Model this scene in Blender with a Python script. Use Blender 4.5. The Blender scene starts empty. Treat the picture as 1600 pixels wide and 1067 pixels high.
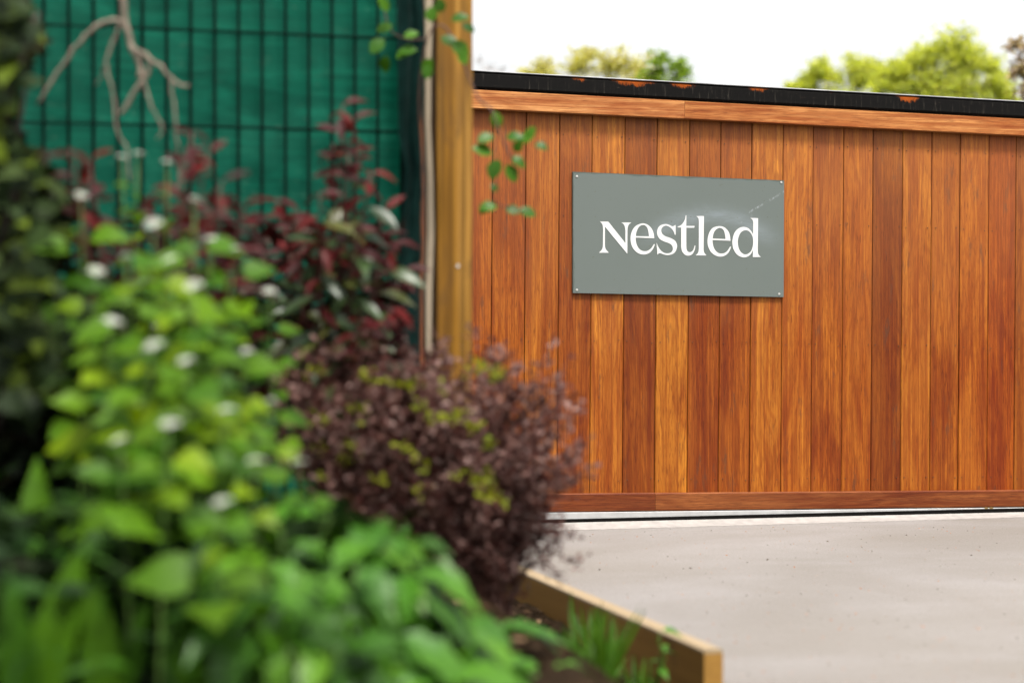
import bpy, math, random
from mathutils import Vector, Matrix, noise as mnoise
R = math.radians
random.seed(7)
sc = bpy.context.scene
COL = sc.collection

# ------------------------------------------------------------------ camera
CAMZ = 0.65
FPX, CX, CY = 3111.0, 800.0, 533.5          # 70 mm lens on a 1600 px wide frame
cam = bpy.data.objects.new('camera', bpy.data.cameras.new('camera'))
COL.objects.link(cam)
cam.location = (0, 0, CAMZ)
cam.rotation_euler = (R(90), 0, 0)
cam.data.lens = 70; cam.data.sensor_width = 36
cam.data.clip_start = 0.05; cam.data.clip_end = 2000
cam.data.dof.use_dof = True
cam.data.dof.focus_distance = 7.62
cam.data.dof.aperture_fstop = 2.3
cam.data.dof.aperture_blades = 0
sc.camera = cam

# ------------------------------------------------------------------ sky and sun (bright thin overcast)
SUN_EL, SUN_AZ = 66.0, 160.0                 # azimuth measured from +Y towards +X
w = bpy.data.worlds.new('World'); sc.world = w; w.use_nodes = True
nt = w.node_tree; nt.nodes.clear()
sky = nt.nodes.new('ShaderNodeTexSky'); sky.sky_type = 'NISHITA'; sky.sun_disc = False
sky.sun_elevation = R(SUN_EL); sky.sun_rotation = R(SUN_AZ)
sky.air_density = 1.0; sky.dust_density = 6.0; sky.ozone_density = 1.0
hs = nt.nodes.new('ShaderNodeHueSaturation'); hs.inputs['Saturation'].default_value = 0.10
bgn = nt.nodes.new('ShaderNodeBackground'); bgn.inputs['Strength'].default_value = 0.125
wo = nt.nodes.new('ShaderNodeOutputWorld')
nt.links.new(sky.outputs[0], hs.inputs['Color']); nt.links.new(hs.outputs[0], bgn.inputs[0]); nt.links.new(bgn.outputs[0], wo.inputs[0])
sun = bpy.data.objects.new('sun', bpy.data.lights.new('sun', 'SUN')); COL.objects.link(sun)
sun.data.energy = 2.5; sun.data.angle = R(10); sun.data.color = (1.0, 0.95, 0.87)
sd = Vector((math.sin(R(SUN_AZ)) * math.cos(R(SUN_EL)), math.cos(R(SUN_AZ)) * math.cos(R(SUN_EL)), math.sin(R(SUN_EL))))
sun.rotation_euler = (-sd).to_track_quat('-Z', 'Y').to_euler()
sun.location = sd * 30

sc.view_settings.view_transform = 'Standard'; sc.view_settings.look = 'None'
sc.view_settings.exposure = 1.70; sc.view_settings.gamma = 1.0
sc.cycles.use_denoising = True
sc.cycles.max_bounces = 8; sc.cycles.transparent_max_bounces = 8; sc.cycles.caustics_reflective = False; sc.cycles.caustics_refractive = False

# ------------------------------------------------------------------ helpers
def P(px, py, d):
    return Vector(((px - CX) / FPX * d, d, CAMZ - (py - CY) / FPX * d))

class MB:
    def __init__(s): s.v = []; s.f = []
    def add(s, vs, fs):
        o = len(s.v); s.v += [tuple(a) for a in vs]; s.f += [tuple(i + o for i in f) for f in fs]
    def hexa(s, b, t):                      # bottom four and top four corners
        s.add(list(b) + list(t), [(3, 2, 1, 0), (4, 5, 6, 7), (0, 1, 5, 4), (1, 2, 6, 5), (2, 3, 7, 6), (3, 0, 4, 7)])
    def box(s, x0, x1, y0, y1, z0, z1, sh=0.0):
        g = lambda x, z: z + sh * x
        s.hexa([(x0, y0, g(x0, z0)), (x1, y0, g(x1, z0)), (x1, y1, g(x1, z0)), (x0, y1, g(x0, z0))],
               [(x0, y0, g(x0, z1)), (x1, y0, g(x1, z1)), (x1, y1, g(x1, z1)), (x0, y1, g(x0, z1))])
    def prism(s, prof, p0, p1, ax, ay, caps=True):   # profile polygon swept from p0 to p1
        n = len(prof); p0 = Vector(p0); p1 = Vector(p1); ax = Vector(ax); ay = Vector(ay)
        vs = [p0 + ax * a + ay * b for a, b in prof] + [p1 + ax * a + ay * b for a, b in prof]
        fs = [(i, (i + 1) % n, n + (i + 1) % n, n + i) for i in range(n)]
        if caps: fs += [tuple(range(n - 1, -1, -1)), tuple(range(n, 2 * n))]
        s.add(vs, fs)
    def tube(s, pts, rad, n=6):
        pts = [Vector(p) for p in pts]; rings = []
        up = Vector((0.31, 0.2, 0.93))
        for i, p in enumerate(pts):
            t = (pts[min(i + 1, len(pts) - 1)] - pts[max(i - 1, 0)]).normalized()
            a = t.cross(up)
            if a.length < 0.05: a = t.cross(Vector((1, 0, 0)))
            a.normalize(); b = t.cross(a)
            r = rad[i] if hasattr(rad, '__len__') else rad
            rings.append([p + (a * math.cos(k * 2 * math.pi / n) + b * math.sin(k * 2 * math.pi / n)) * r for k in range(n)])
        vs = [v for r_ in rings for v in r_]; fs = []
        for i in range(len(rings) - 1):
            for k in range(n):
                fs.append((i * n + k, i * n + (k + 1) % n, (i + 1) * n + (k + 1) % n, (i + 1) * n + k))
        fs.append(tuple(range(n - 1, -1, -1))); fs.append(tuple((len(rings) - 1) * n + k for k in range(n)))
        s.add(vs, fs)
    def mesh(s, name, mat=None, smooth=False):
        me = bpy.data.meshes.new(name); me.from_pydata(s.v, [], s.f); me.update()
        if mat: me.materials.append(mat)
        if smooth: me.polygons.foreach_set('use_smooth', [True] * len(me.polygons))
        return me
    def obj(s, name, mat=None, parent=None, smooth=False):
        return link(name, s.mesh(name, mat, smooth), parent)

def link(name, data, parent=None):
    o = bpy.data.objects.new(name, data); COL.objects.link(o)
    if parent: o.parent = parent
    return o
def tag(o, label=None, cat=None, group=None, kind=None):
    if label: o['label'] = label
    if cat: o['category'] = cat
    if group: o['group'] = group
    if kind: o['kind'] = kind
    return o
def thing(name, loc, label, cat, group=None, rz=0):
    o = link(name, None); o.location = loc; o.rotation_euler = (0, 0, rz)
    return tag(o, label, cat, group)

# ---- node helper
class NT:
    def __init__(s, name):
        s.m = bpy.data.materials.new(name); s.m.use_nodes = True; s.t = s.m.node_tree; s.t.nodes.clear()
        s.out = s.t.nodes.new('ShaderNodeOutputMaterial')
    def n(s, kind, **kw):
        nd = s.t.nodes.new('ShaderNode' + kind)
        for k, v in kw.items():
            if k.startswith('_'): setattr(nd, k[1:], v)
            else:
                key = int(k[1:]) if k[0] == 'i' and k[1:].isdigit() else k.replace('__', ' ')
                s.set(nd.inputs[key], v)
        return nd
    def set(s, sock, v):
        if isinstance(v, bpy.types.NodeSocket): s.t.links.new(v, sock)
        elif isinstance(v, bpy.types.Node): s.t.links.new(v.outputs[0], sock)
        else: sock.default_value = v if not (isinstance(v, tuple) and len(v) == 3 and sock.type == 'RGBA') else v + (1,)
    def math(s, op, a, b=0.0, c=0.0, clamp=False):
        nd = s.n('Math', _operation=op, i0=a, i1=b); s.set(nd.inputs[2], c); nd.use_clamp = clamp; return nd.outputs[0]
    def ramp(s, fac, stops, interp='LINEAR'):
        nd = s.t.nodes.new('ShaderNodeValToRGB'); s.set(nd.inputs[0], fac); cr = nd.color_ramp; cr.interpolation = interp
        while len(cr.elements) < len(stops): cr.elements.new(0.5)
        for e, (p, c) in zip(cr.elements, stops):
            e.position = p; e.color = (c if isinstance(c, tuple) else (c, c, c)) + (1,)
        return nd.outputs[0]
    def mix(s, fac, a, b, mode='MIX'):
        nd = s.t.nodes.new('ShaderNodeMix'); nd.data_type = 'RGBA'; nd.blend_type = mode
        s.set(nd.inputs[0], fac); s.set(nd.inputs[6], a); s.set(nd.inputs[7], b); return nd.outputs[2]
    def co(s, scale=(1, 1, 1), off=None, src='Object'):
        tc = s.n('TexCoord').outputs[src]
        if off is not None: tc = s.n('VectorMath', _operation='ADD', i0=tc, i1=off).outputs[0]
        return s.n('VectorMath', _operation='MULTIPLY', i0=tc, i1=scale).outputs[0]
    def noise(s, vec, scale=1.0, detail=4.0, rough=0.55, dist=0.0):
        return s.n('TexNoise', Vector=vec, Scale=scale, Detail=detail, Roughness=rough, Distortion=dist).outputs[0]
    def bump(s, h, strength=0.3, dist=0.01):
        return s.n('Bump', Strength=strength, Distance=dist, Height=h).outputs[0]
    def bsdf(s, color, rough=0.6, spec=0.5, normal=None, metal=0.0):
        b = s.n('BsdfPrincipled'); s.set(b.inputs['Base Color'], color); s.set(b.inputs['Roughness'], rough)
        s.set(b.inputs['Metallic'], metal); s.set(b.inputs['Specular IOR Level'], spec)
        if normal is not None: s.set(b.inputs['Normal'], normal)
        return b
    def done(s, sh):
        s.t.links.new(sh.outputs[0] if isinstance(sh, bpy.types.Node) else sh, s.out.inputs[0]); return s.m

def plain(name, col, rough=0.6, metal=0.0, var=0.12, scale=40, spec=0.25):
    t = NT(name); n = t.noise(t.co(), scale, 5)
    c = t.mix(1.0, col, t.ramp(n, [(0.3, 1 - var), (0.7, 1 + var)]), 'MULTIPLY')
    return t.done(t.bsdf(c, rough, metal=metal, normal=t.bump(n, 0.15, 0.002), spec=spec))

def wood(name, grain=2, stain=True):
    """hardwood board; tint comes from the object's own colour; grain axis x=0 or z=2"""
    t = NT(name); oi = t.n('ObjectInfo')
    off = t.n('VectorMath', _operation='MULTIPLY', i0=oi.outputs['Random'], i1=(37.0, 0.0, 91.0)).outputs[0]
    off = t.n('CombineXYZ', X=t.math('MULTIPLY', oi.outputs['Random'], 37.3), Y=t.math('MULTIPLY', oi.outputs['Random'], 11.1), Z=t.math('MULTIPLY', oi.outputs['Random'], 91.7)).outputs[0]
    S = (lambda a, l: (a, a, l)) if grain == 2 else (lambda a, l: (l, a, a))
    flow = t.noise(t.co(S(8, 0.75), off), 1, 3, 0.45, 0.5)          # growth rings as contour lines
    rings = t.math('SINE', t.math('MULTIPLY', flow, 95.0))
    rings = t.math('MULTIPLY_ADD', rings, 0.5, 0.5)
    streak = t.noise(t.co(S(55, 1.3), off), 1, 6, 0.6)
    fine = t.noise(t.co(S(260, 5.5), off), 1, 4, 0.6)
    pores = t.noise(t.co(S(520, 22), off), 1, 2, 0.5)
    stripe = t.noise(t.co(S(150, 0.35), off), 1, 3, 0.6)
    blush = t.noise(t.co(S(9, 1.1), off), 1, 5, 0.65, 1.0)
    patch = t.noise(t.co(S(5, 1.6), off), 1, 4, 0.6, 0.6)
    base = oi.outputs['Color']
    c = t.mix(t.ramp(streak, [(0.28, 0.0), (0.68, 1.0)]), t.mix(1.0, base, (0.55, 0.40, 0.32), 'MULTIPLY'), t.mix(1.0, base, (1.25, 1.42, 1.6), 'MULTIPLY'))
    c = t.mix(t.math('MULTIPLY', t.ramp(rings, [(0.45, 0.0), (0.95, 1.0)]), t.ramp(patch, [(0.35, 0.2), (0.6, 0.75)])), c, t.mix(1.0, base, (0.55, 0.36, 0.22), 'MULTIPLY'))
    c = t.mix(t.ramp(fine, [(0.36, 0.55), (0.56, 0.0)]), c, t.mix(1.0, base, (0.42, 0.30, 0.24), 'MULTIPLY'))
    c = t.mix(t.ramp(pores, [(0.33, 0.85), (0.47, 0.0)]), c, t.mix(1.0, base, (0.28, 0.18, 0.14), 'MULTIPLY'))
    c = t.mix(t.ramp(patch, [(0.45, 0.0), (0.75, 0.35)]), c, t.mix(1.0, base, (1.3, 1.6, 2.0), 'MULTIPLY'))   # sun-bleached patches
    c = t.mix(t.ramp(stripe, [(0.36, 0.6), (0.52, 0.0)]), c, t.mix(1.0, base, (0.55, 0.38, 0.25), 'MULTIPLY'))
    c = t.mix(t.ramp(stripe, [(0.56, 0.0), (0.72, 0.4)]), c, t.mix(1.0, base, (1.35, 1.6, 1.7), 'MULTIPLY'))
    c = t.mix(t.ramp(blush, [(0.43, 0.0), (0.60, 0.95)]), c, t.mix(1.0, c, (0.66, 0.46, 0.34), 'MULTIPLY'))
    if stain:
        sp = t.noise(t.co((22, 22, 5), off), 1, 5, 0.7)
        c = t.mix(t.ramp(sp, [(0.60, 0.0), (0.70, 0.7)]), c, (0.05, 0.02, 0.01))
        z = t.n('SeparateXYZ', Vector=t.n('TexCoord').outputs['Object']).outputs[2]
        wz = t.math('ADD', z, t.math('MULTIPLY', t.math('SUBTRACT', patch, 0.5), 0.7))
        c = t.mix(t.ramp(t.math('DIVIDE', wz, 1.6), [(0.35, 0.0), (1.0, 0.30)]), c, t.mix(0.5, c, (0.42, 0.20, 0.085)))   # weather has silvered the upper ends
    h = t.math('ADD', t.math('MULTIPLY', fine, 0.5), t.math('MULTIPLY', pores, 0.6))
    return t.done(t.bsdf(c, t.ramp(streak, [(0.3, 0.62), (0.7, 0.48)]), 0.14, t.bump(h, 0.5, 0.0015)))

def leafmat(name, cols, rough=0.42, trans=0.35, island=False, spec=0.08, tcol=None):
    t = NT(name)
    rnd = t.n('NewGeometry').outputs['Random Per Island'] if island else t.n('ObjectInfo').outputs['Random']
    k = len(cols)
    c = t.ramp(rnd, [(i / max(1, k - 1), cols[i]) for i in range(k)])
    n = t.noise(t.co((1, 1, 1)), 60 if island else 9, 3)
    c = t.mix(1.0, c, t.ramp(n, [(0.3, 0.78), (0.7, 1.2)]), 'MULTIPLY')
    b = t.bsdf(c, rough, spec)
    tr = t.n('BsdfTranslucent', Color=t.mix(1.0, c, tcol or (1.6, 1.5, 0.5), 'MULTIPLY'))
    return t.done(t.n('MixShader', i0=trans, i1=b.outputs[0], i2=tr.outputs[0]))

# ------------------------------------------------------------------ materials
M_BOARD = wood('hardwood_upright', 2)
M_RAIL = wood('hardwood_rail', 0, False)
GND = -0.046

def concrete_mat():
    t = NT('brushed_concrete')
    co = t.co()
    rot = t.n('Mapping', Vector=co); rot.inputs['Rotation'].default_value = (0, 0, R(-14))
    br = t.n('VectorMath', _operation='MULTIPLY', i0=rot.outputs[0], i1=(0.8, 1.7, 1)).outputs[0]
    b1 = t.noise(br, 1.0, 6, 0.6, 0.6)
    b2 = t.noise(t.n('VectorMath', _operation='MULTIPLY', i0=rot.outputs[0], i1=(3.0, 60, 1)).outputs[0], 1.0, 4, 0.6, 0.3)
    big = t.noise(co, 0.9, 4, 0.6, 0.8)
    grit = t.noise(co, 420, 2, 0.6)
    spots = t.noise(co, 38, 2, 0.5); agg = t.noise(co, 150, 3, 0.7); sw = t.n('TexWave', _wave_type='RINGS', _rings_direction='Z', Vector=t.co((1, 1, 1), (-5.5, -3.0, 0)), Scale=0.22, Distortion=6.0, Detail=5.0).outputs['Fac']
    c = t.ramp(b1, [(0.28, (0.118, 0.1076, 0.09804)), (0.52, (0.1418, 0.1316, 0.1259)), (0.75, (0.1657, 0.1565, 0.153))])
    c = t.mix(t.ramp(big, [(0.35, 0.8), (0.60, 0.0)]), c, (0.1119, 0.1001, 0.08897))
    c = t.mix(t.ramp(b2, [(0.55, 0.0), (0.85, 0.16)]), c, (0.2127, 0.2032, 0.1975))
    c = t.mix(t.ramp(grit, [(0.36, 0.55), (0.47, 0.0)]), c, (0.07464, 0.06245, 0.05278))
    c = t.mix(t.ramp(grit, [(0.60, 0.0), (0.72, 0.5)]), c, (0.2537, 0.2445, 0.2338))
    c = t.mix(t.ramp(spots, [(0.70, 0.0), (0.78, 0.4)]), c, (0.08955, 0.07523, 0.06409))
    c = t.mix(1.0, c, t.ramp(agg, [(0.3, 0.86), (0.7, 1.12)]), 'MULTIPLY')
    c = t.mix(1.0, c, t.ramp(sw, [(0.0, 0.95), (1.0, 1.03)]), 'MULTIPLY')
    h = t.math('ADD', t.math('MULTIPLY', grit, 0.6), t.math('MULTIPLY', b2, 0.8))
    return t.done(t.bsdf(c, 0.85, 0.15, t.bump(h, 0.25, 0.002)))
M_CONC = concrete_mat()
M_EDGE = plain('pale_cement', (0.184, 0.1696, 0.1584), 0.85, var=0.15, scale=30)

def soil_mat():
    t = NT('dark_garden_soil'); co = t.co()
    n = t.noise(co, 22, 6, 0.7); f = t.noise(co, 130, 3, 0.6)
    c = t.ramp(n, [(0.3, (0.006, 0.0038, 0.0022)), (0.6, (0.018, 0.011, 0.006)), (0.8, (0.036, 0.022, 0.012))])
    c = t.mix(t.ramp(f, [(0.6, 0.0), (0.75, 0.5)]), c, (0.06, 0.038, 0.02))
    return t.done(t.bsdf(c, 0.95, 0.03, t.bump(n, 0.8, 0.03)))
M_SOIL = soil_mat()
M_GROUND = plain('rough_grass_ground', (0.06, 0.08, 0.03), 0.95, var=0.35, scale=3)

# ------------------------------------------------------------------ ground, driveway, planting bed
g = MB(); g.add([(-600, -600, -0.22), (600, -600, -0.22), (600, 600, -0.22), (-600, 600, -0.22)], [(0, 1, 2, 3)])
tag(g.obj('ground', M_GROUND), kind='structure')
K0, K1 = Vector((-0.036, 5.65)), Vector((0.405, 4.0))          # timber edging, far and near ends of its visible run
KD = (K1 - K0).normalized(); KN = Vector((KD.y, -KD.x))         # KN points left, into the bed
if KN.x > 0: KN = -KN
KTOP = 0.033
kx = lambda y: K1.x + (y - K1.y) * KD.x / KD.y
g = MB(); pl = [(kx(-3.0), -3.0), (9, -3), (9, 11), (-6, 11), (-6, 6.42), (kx(6.42), 6.42)]
g.v = [(x, y, GND) for x, y in pl] + [(x, y, -0.2) for x, y in pl]
g.f = [tuple(range(6)), tuple(range(11, 5, -1))] + [(k, 6 + k, 6 + (k + 1) % 6, (k + 1) % 6) for k in range(6)]
tag(g.obj('driveway', M_CONC), kind='structure')
def kdist(x, y): return (Vector((x, y)) - K1).dot(KN)
def sstep(a, b, x):
    t_ = max(0, min(1, (x - a) / (b - a))); return t_ * t_ * (3 - 2 * t_)
def soil_z(x, y):
    k = kdist(x, y)
    z0_ = -0.112 + 0.07 * sstep(4.2, 5.3, y)
    z = z0_ + (0.18 - z0_) * sstep(0.22, 0.60, k)
    z -= 0.05 * sstep(3.2, 2.2, y)
    return z + 0.025 * mnoise.noise(Vector((x * 5, y * 5, 1.3))) + 0.012 * mnoise.noise(Vector((x * 19, y * 19, 4.1)))
g = MB(); NU, NV = 120, 150
for j in range(NV + 1):
    y = 1.0 + (6.40 - 1.0) * j / NV
    xk = K1.x + (K1.y - y) * (-KD.x / KD.y) * -1 if False else K1.x + (y - K1.y) * KD.x / KD.y
    for i in range(NU + 1):
        x = xk - 0.0205 - 3.2 * (i / NU) ** 1.3
        g.v.append((x, y, soil_z(x, y)))
for j in range(NV):
    for i in range(NU):
        a = j * (NU + 1) + i; g.f.append((a + 1, a, a + NU + 1, a + NU + 2))
tag(g.obj('planting_bed_soil', M_SOIL, smooth=True), kind='structure')

g = MB()
for k in range(3200):
    y = random.uniform(2.9, 5.6); kk = 0.03 + 0.75 * random.random(); xk = K1.x + (y - K1.y) * KD.x / KD.y; x = xk - kk
    r_ = random.uniform(0.004, 0.014); c0 = Vector((x, y, soil_z(x, y) + r_ * 0.2))
    vs = [c0 + Vector((r_ * a, r_ * b, r_ * c)) * random.uniform(0.6, 1.2) for a, b, c in ((1, 0, 0), (0, 1, 0), (-1, 0, 0), (0, -1, 0), (0, 0, 0.8), (0, 0, -0.8))]
    g.add(vs, [(0, 1, 4), (1, 2, 4), (2, 3, 4), (3, 0, 4), (1, 0, 5), (2, 1, 5), (3, 2, 5), (0, 3, 5)])
tag(g.obj('soil_clods', M_SOIL), 'loose dark soil crumbs strewn over the planting bed', 'soil', kind='stuff')
# timber edging of the bed
def sawn(name, c1, c2, axis=0, lit_top=None):
    t = NT(name)
    S = (1.2, 60, 60) if axis == 0 else (60, 60, 1.2)
    n = t.noise(t.co(S), 1, 5, 0.6, 0.2); k = t.noise(t.co((9, 9, 9)), 1, 3)
    c = t.mix(n, c1, c2); c = t.mix(t.ramp(k, [(0.6, 0), (0.75, 0.5)]), c, (0.07, 0.045, 0.02))
    if lit_top is not None:                           # upper arris paler, sky light on the top painted in
        z = t.n('SeparateXYZ', Vector=t.n('TexCoord').outputs['Object']).outputs[2]
        c = t.mix(t.math('GREATER_THAN', t.math('ADD', z, t.math('MULTIPLY', n, 0.004)), lit_top), c, t.mix(n, (0.144, 0.1044, 0.0576), (0.216, 0.1656, 0.108)))
    return t.done(t.bsdf(c, 0.75, 0.15, t.bump(n, 0.5, 0.002)))
M_EDGING = sawn('tanalised_edging', (0.1318, 0.063, 0.0108), (0.2093, 0.1125, 0.024), 0, 0.072)
ed = thing('timber_edging_board', (K1.x, K1.y, GND), 'weathered yellow brown timber edging board along planting bed and concrete drive', 'edging board', rz=math.atan2(-KD.y, -KD.x))
g = MB(); L = 2.55
g.prism([(-0.020, -0.14), (0.020, -0.14), (0.020, KTOP - GND - 0.004), (0.016, KTOP - GND), (-0.016, KTOP - GND), (-0.020, KTOP - GND - 0.004)], (0, 0, 0), (L, 0, 0), (0, 1, 0), (0, 0, 1))
o = g.obj('board', M_EDGING, ed)

# ------------------------------------------------------------------ the sliding gate
VPX, VPY = 11067.0, 690.0
GU = Vector(((VPX - CX) / FPX, 1.0, 0)).normalized(); YAW = math.atan2(GU.y, GU.x)
GN = Vector((GU.y, -GU.x, 0))                     # towards the camera
GORG = P(767, 820, 7.40); GORG.z = GND
SH = -(VPY - CY) / FPX / math.hypot((VPX - CX) / FPX, 1.0)       # fall of the gate along its length
def G(px, py, off=0.0):
    """photo pixel -> local (x, z) on the gate plane moved off metres towards the camera"""
    r = P(px, py, 1.0) - Vector((0, 0, CAMZ)); o = GORG + GN * off
    t_ = (o - Vector((0, 0, CAMZ))).dot(GN) / r.dot(GN)
    q = Vector((0, 0, CAMZ)) + r * t_ - GORG
    return q.dot(GU), q.z
gate = thing('sliding_gate', GORG, 'sliding driveway gate of orange brown upright hardwood boards with black steel top beam', 'gate', rz=YAW)
lines = [820, 872.3, 923.3, 974.5, 1025, 1075.7, 1124.5, 1173, 1221.5, 1268.7, 1316.6, 1362.6, 1409, 1454.5, 1498.7, 1543.5, 1586]
sx = [G(p, 490)[0] for p in lines]
wd = (sx[-1] - sx[0]) / (len(sx) - 1)
sx = [sx[0] - wd * k for k in range(6, 0, -1)] + sx + [sx[-1] + wd * k for k in range(1, 9)]
lite, mid, red, dark = (0.2879, 0.09709, 0.009331), (0.2356, 0.06416, 0.004453), (0.1963, 0.0456, 0.002757), (0.1615, 0.0363, 0.002332)
golden, brown = (0.2749, 0.0895, 0.007632), (0.192, 0.05234, 0.004241)
tones = [mid, red, mid, lite, red, (0.2182, 0.05741, 0.004241), (0.2618, 0.08021, 0.007211), brown, lite, dark, golden, (0.1876, 0.04475, 0.003181), (0.2007, 0.04897, 0.003393), golden, (0.2575, 0.07935, 0.006783),
         (0.2269, 0.06079, 0.004665), mid, (0.1658, 0.04221, 0.003181), (0.2618, 0.08443, 0.007632), (0.2312, 0.06249, 0.004241), (0.2356, 0.06501, 0.004665), (0.1963, 0.03884, 0.001908), (0.1876, 0.05234, 0.004665), (0.2793, 0.07262, 0.002544), (0.1484, 0.03714, 0.003393), mid, red, lite, mid, red, mid, lite]
zt = G(767, 150)[1]; zb0 = G(884, 785)[1] - SH * G(884, 785)[0]
LEAN = 0.0085
for i in range(len(sx) - 1):
    x0, x1 = sx[i], sx[i + 1]; wdt = x1 - x0 - 0.0022; xc = (x0 + x1) / 2
    zb = zb0 + SH * xc; zz = zt + SH * xc; dy = random.uniform(-0.0018, 0.0018)
    g = MB(); h = wdt / 2; ch = 0.0022; zm = 0.70
    prof = [(-h, 0.02), (-h, ch), (-h + ch, 0), (h - ch, 0), (h, ch), (h, 0.02)]
    g.prism(prof, (LEAN * (0 - zm), dy, 0), (LEAN * (zz - zb - zm), dy, zz - zb), (1, 0, 0), (0, 1, 0))
    o = g.obj('board', M_BOARD, gate); o.location = (xc, 0, zb)
    tn = tones[i] if i < len(tones) else mid; tn = tuple(a * 0.82 + b * 0.18 for a, b in zip(tn, mid)); j = random.uniform(0.94, 1.06)
    o.color = (tn[0] * j, tn[1] * j, tn[2] * j, 1)
XL, XR = sx[0] - 0.02, sx[-1] + 0.02
def zoff(px, py, off=0.0):                        # height of a gate line above the fall line
    a, b = G(px, py, off); return b - SH * a
def rail(name, x0, x1, za, zb, y0, y1, mat, col=None, bev=0.003, parent=gate):
    g = MB(); p = [(y0, za + bev), (y0 + bev, za), (y1, za), (y1, zb), (y0 + bev, zb), (y0, zb - bev)]
    g.prism(p, (0, 0, SH * 0), (x1 - x0, 0, SH * (x1 - x0)), (0, 1, 0), (0, 0, 1))
    o = g.obj(name, mat, parent); o.location = (x0, 0, SH * x0)
    if col: o.color = col + (1,)
    return o
T_OFF = 0.034
z_tb = (zoff(767, 173.2, T_OFF) + zoff(1585, 210.5, T_OFF)) / 2
z_tt = (zoff(767, 141.3, T_OFF) + zoff(1585, 184.2, T_OFF)) / 2
z_bt = (zoff(767, 112.8, T_OFF) + zoff(1585, 158.8, T_OFF)) / 2
jx = G(1070, 175, T_OFF)[0]
rail('top_trim', XL, jx - 0.0008, z_tb, z_tt - 0.001, -T_OFF, 0.0, M_RAIL, (0.345, 0.142, 0.044))
rail('top_trim', jx + 0.0008, XR, z_tb + 0.001, z_tt - 0.001, -T_OFF + 0.001, 0.0, M_RAIL, (0.34, 0.135, 0.038))
z_rb = (zoff(884, 800, T_OFF) + zoff(1590, 791.8, T_OFF)) / 2
z_rt = (zoff(884, 772.8, T_OFF) + zoff(1590, 764.2, T_OFF)) / 2
jb = G(1024, 785, T_OFF)[0]
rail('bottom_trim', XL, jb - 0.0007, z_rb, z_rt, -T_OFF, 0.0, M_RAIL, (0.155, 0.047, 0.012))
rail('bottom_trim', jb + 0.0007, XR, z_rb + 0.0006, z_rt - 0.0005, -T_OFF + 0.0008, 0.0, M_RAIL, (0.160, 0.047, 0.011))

def black_steel():
    t = NT('worn_black_steel'); co = t.co(); x, y, z = [t.n('SeparateXYZ', Vector=co).outputs[k] for k in range(3)]
    n = t.noise(co, 30, 5, 0.65); n2 = t.noise(t.co((150, 150, 14)), 1, 4, 0.6); n3 = t.noise(t.co((14, 14, 60)), 1, 5, 0.7)
    x0 = rail_x0
    m = None
    for px, wpx, s_ in ((990, 42, 1.0), (1068, 26, 1.0), (905, 20, 0.7), (1418, 22, 1.25), (1185, 26, 0.75), (1300, 14, 0.5)):
        c_ = G(px, 130, T_OFF)[0] - x0; ww = wpx / 410.0
        gs = t.math('MULTIPLY', t.math('EXPONENT', t.math('MULTIPLY', t.math('POWER', t.math('ABSOLUTE', t.math('DIVIDE', t.math('SUBTRACT', x, c_), ww)), 2.0), -1.0)), s_)
        m = gs if m is None else t.math('MAXIMUM', m, gs)
    hgt = z_bt - z_tt
    top = t.ramp(t.math('DIVIDE', t.math('SUBTRACT', t.math('SUBTRACT', z, t.math('MULTIPLY', x, SH)), z_tt), hgt), [(0.35, 0.0), (0.92, 1.0)])
    rm = t.ramp(t.math('MULTIPLY', t.math('MULTIPLY', m, top), t.math('ADD', t.math('MULTIPLY', t.noise(t.co((70, 70, 30)), 1, 6, 0.8), 2.2), -0.35)), [(0.36, 0.0), (0.56, 0.95)])
    c = t.mix(t.ramp(n2, [(0.58, 0.0), (0.80, 0.5)]), (0.0035, 0.0032, 0.003), (0.06, 0.052, 0.042))
    c = t.mix(t.ramp(n3, [(0.64, 0.0), (0.74, 0.6)]), c, (0.06, 0.045, 0.035))
    bs = t.noise(t.co((300, 40, 300)), 1, 3)
    rust = t.mix(n, (0.09, 0.02, 0.004), (0.27, 0.058, 0.008))
    c = t.mix(rm, c, rust)
    return t.done(t.bsdf(c, t.math('MULTIPLY_ADD', rm, 0.4, 0.55), 0.05, t.bump(n3, 0.25, 0.002)))
rail_x0 = XL
rail('top_beam', XL, XR, z_tt, z_bt, -T_OFF - 0.004, 0.055, black_steel(), None, 0.010)
rail('edge_highlight', XL, XR, z_bt - 0.0008, z_bt + 0.0030, -T_OFF - 0.0065, 0.058, plain('pale_highlight', (0.22, 0.222, 0.23), 0.5, 0.0, 0.55, 6), None, 0.001)  # pale strip added as the sky highlight along the beam's top edge
M_GALV = plain('galvanised_steel', (0.27, 0.265, 0.26), 0.5, 0.0, 0.15, 18)
M_TRACK = plain('black_rubber_track', (0.004, 0.0037, 0.0033), 0.7, 0.0, 0.3, 60, 0.03)
rail('bottom_channel', XL, XR, z_rb - 0.040, z_rb - 0.0015, -0.0335, 0.02, M_GALV, None, 0.002)
rail('back_frame', XL, XR, z_rb - 0.0015, z_bt - 0.09, 0.024, 0.055, plain('black_frame', (0.02, 0.02, 0.02)), None, 0.002)
# nail heads
M_NAIL = plain('dark_nail', (0.03, 0.02, 0.015), 0.6)
g = MB()
for i in range(len(sx) - 1):
    for py in (226, 347, 537, 748):
        for e in (0.016, sx[i + 1] - sx[i] - 0.016):
            x = sx[i] + e + random.uniform(-0.003, 0.003); z = zoff(1200, py) + SH * x + random.uniform(-0.006, 0.006)
            x += LEAN * (z - 0.75)
            g.prism([(0.0016 * math.cos(a), 0.0016 * math.sin(a)) for a in [k * math.pi / 3 for k in range(6)]], (x, -0.0028, z), (x, 0.003, z), (1, 0, 0), (0, 0, 1))
tag(g.obj('nail_heads', M_NAIL, gate), kind='stuff')
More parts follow.
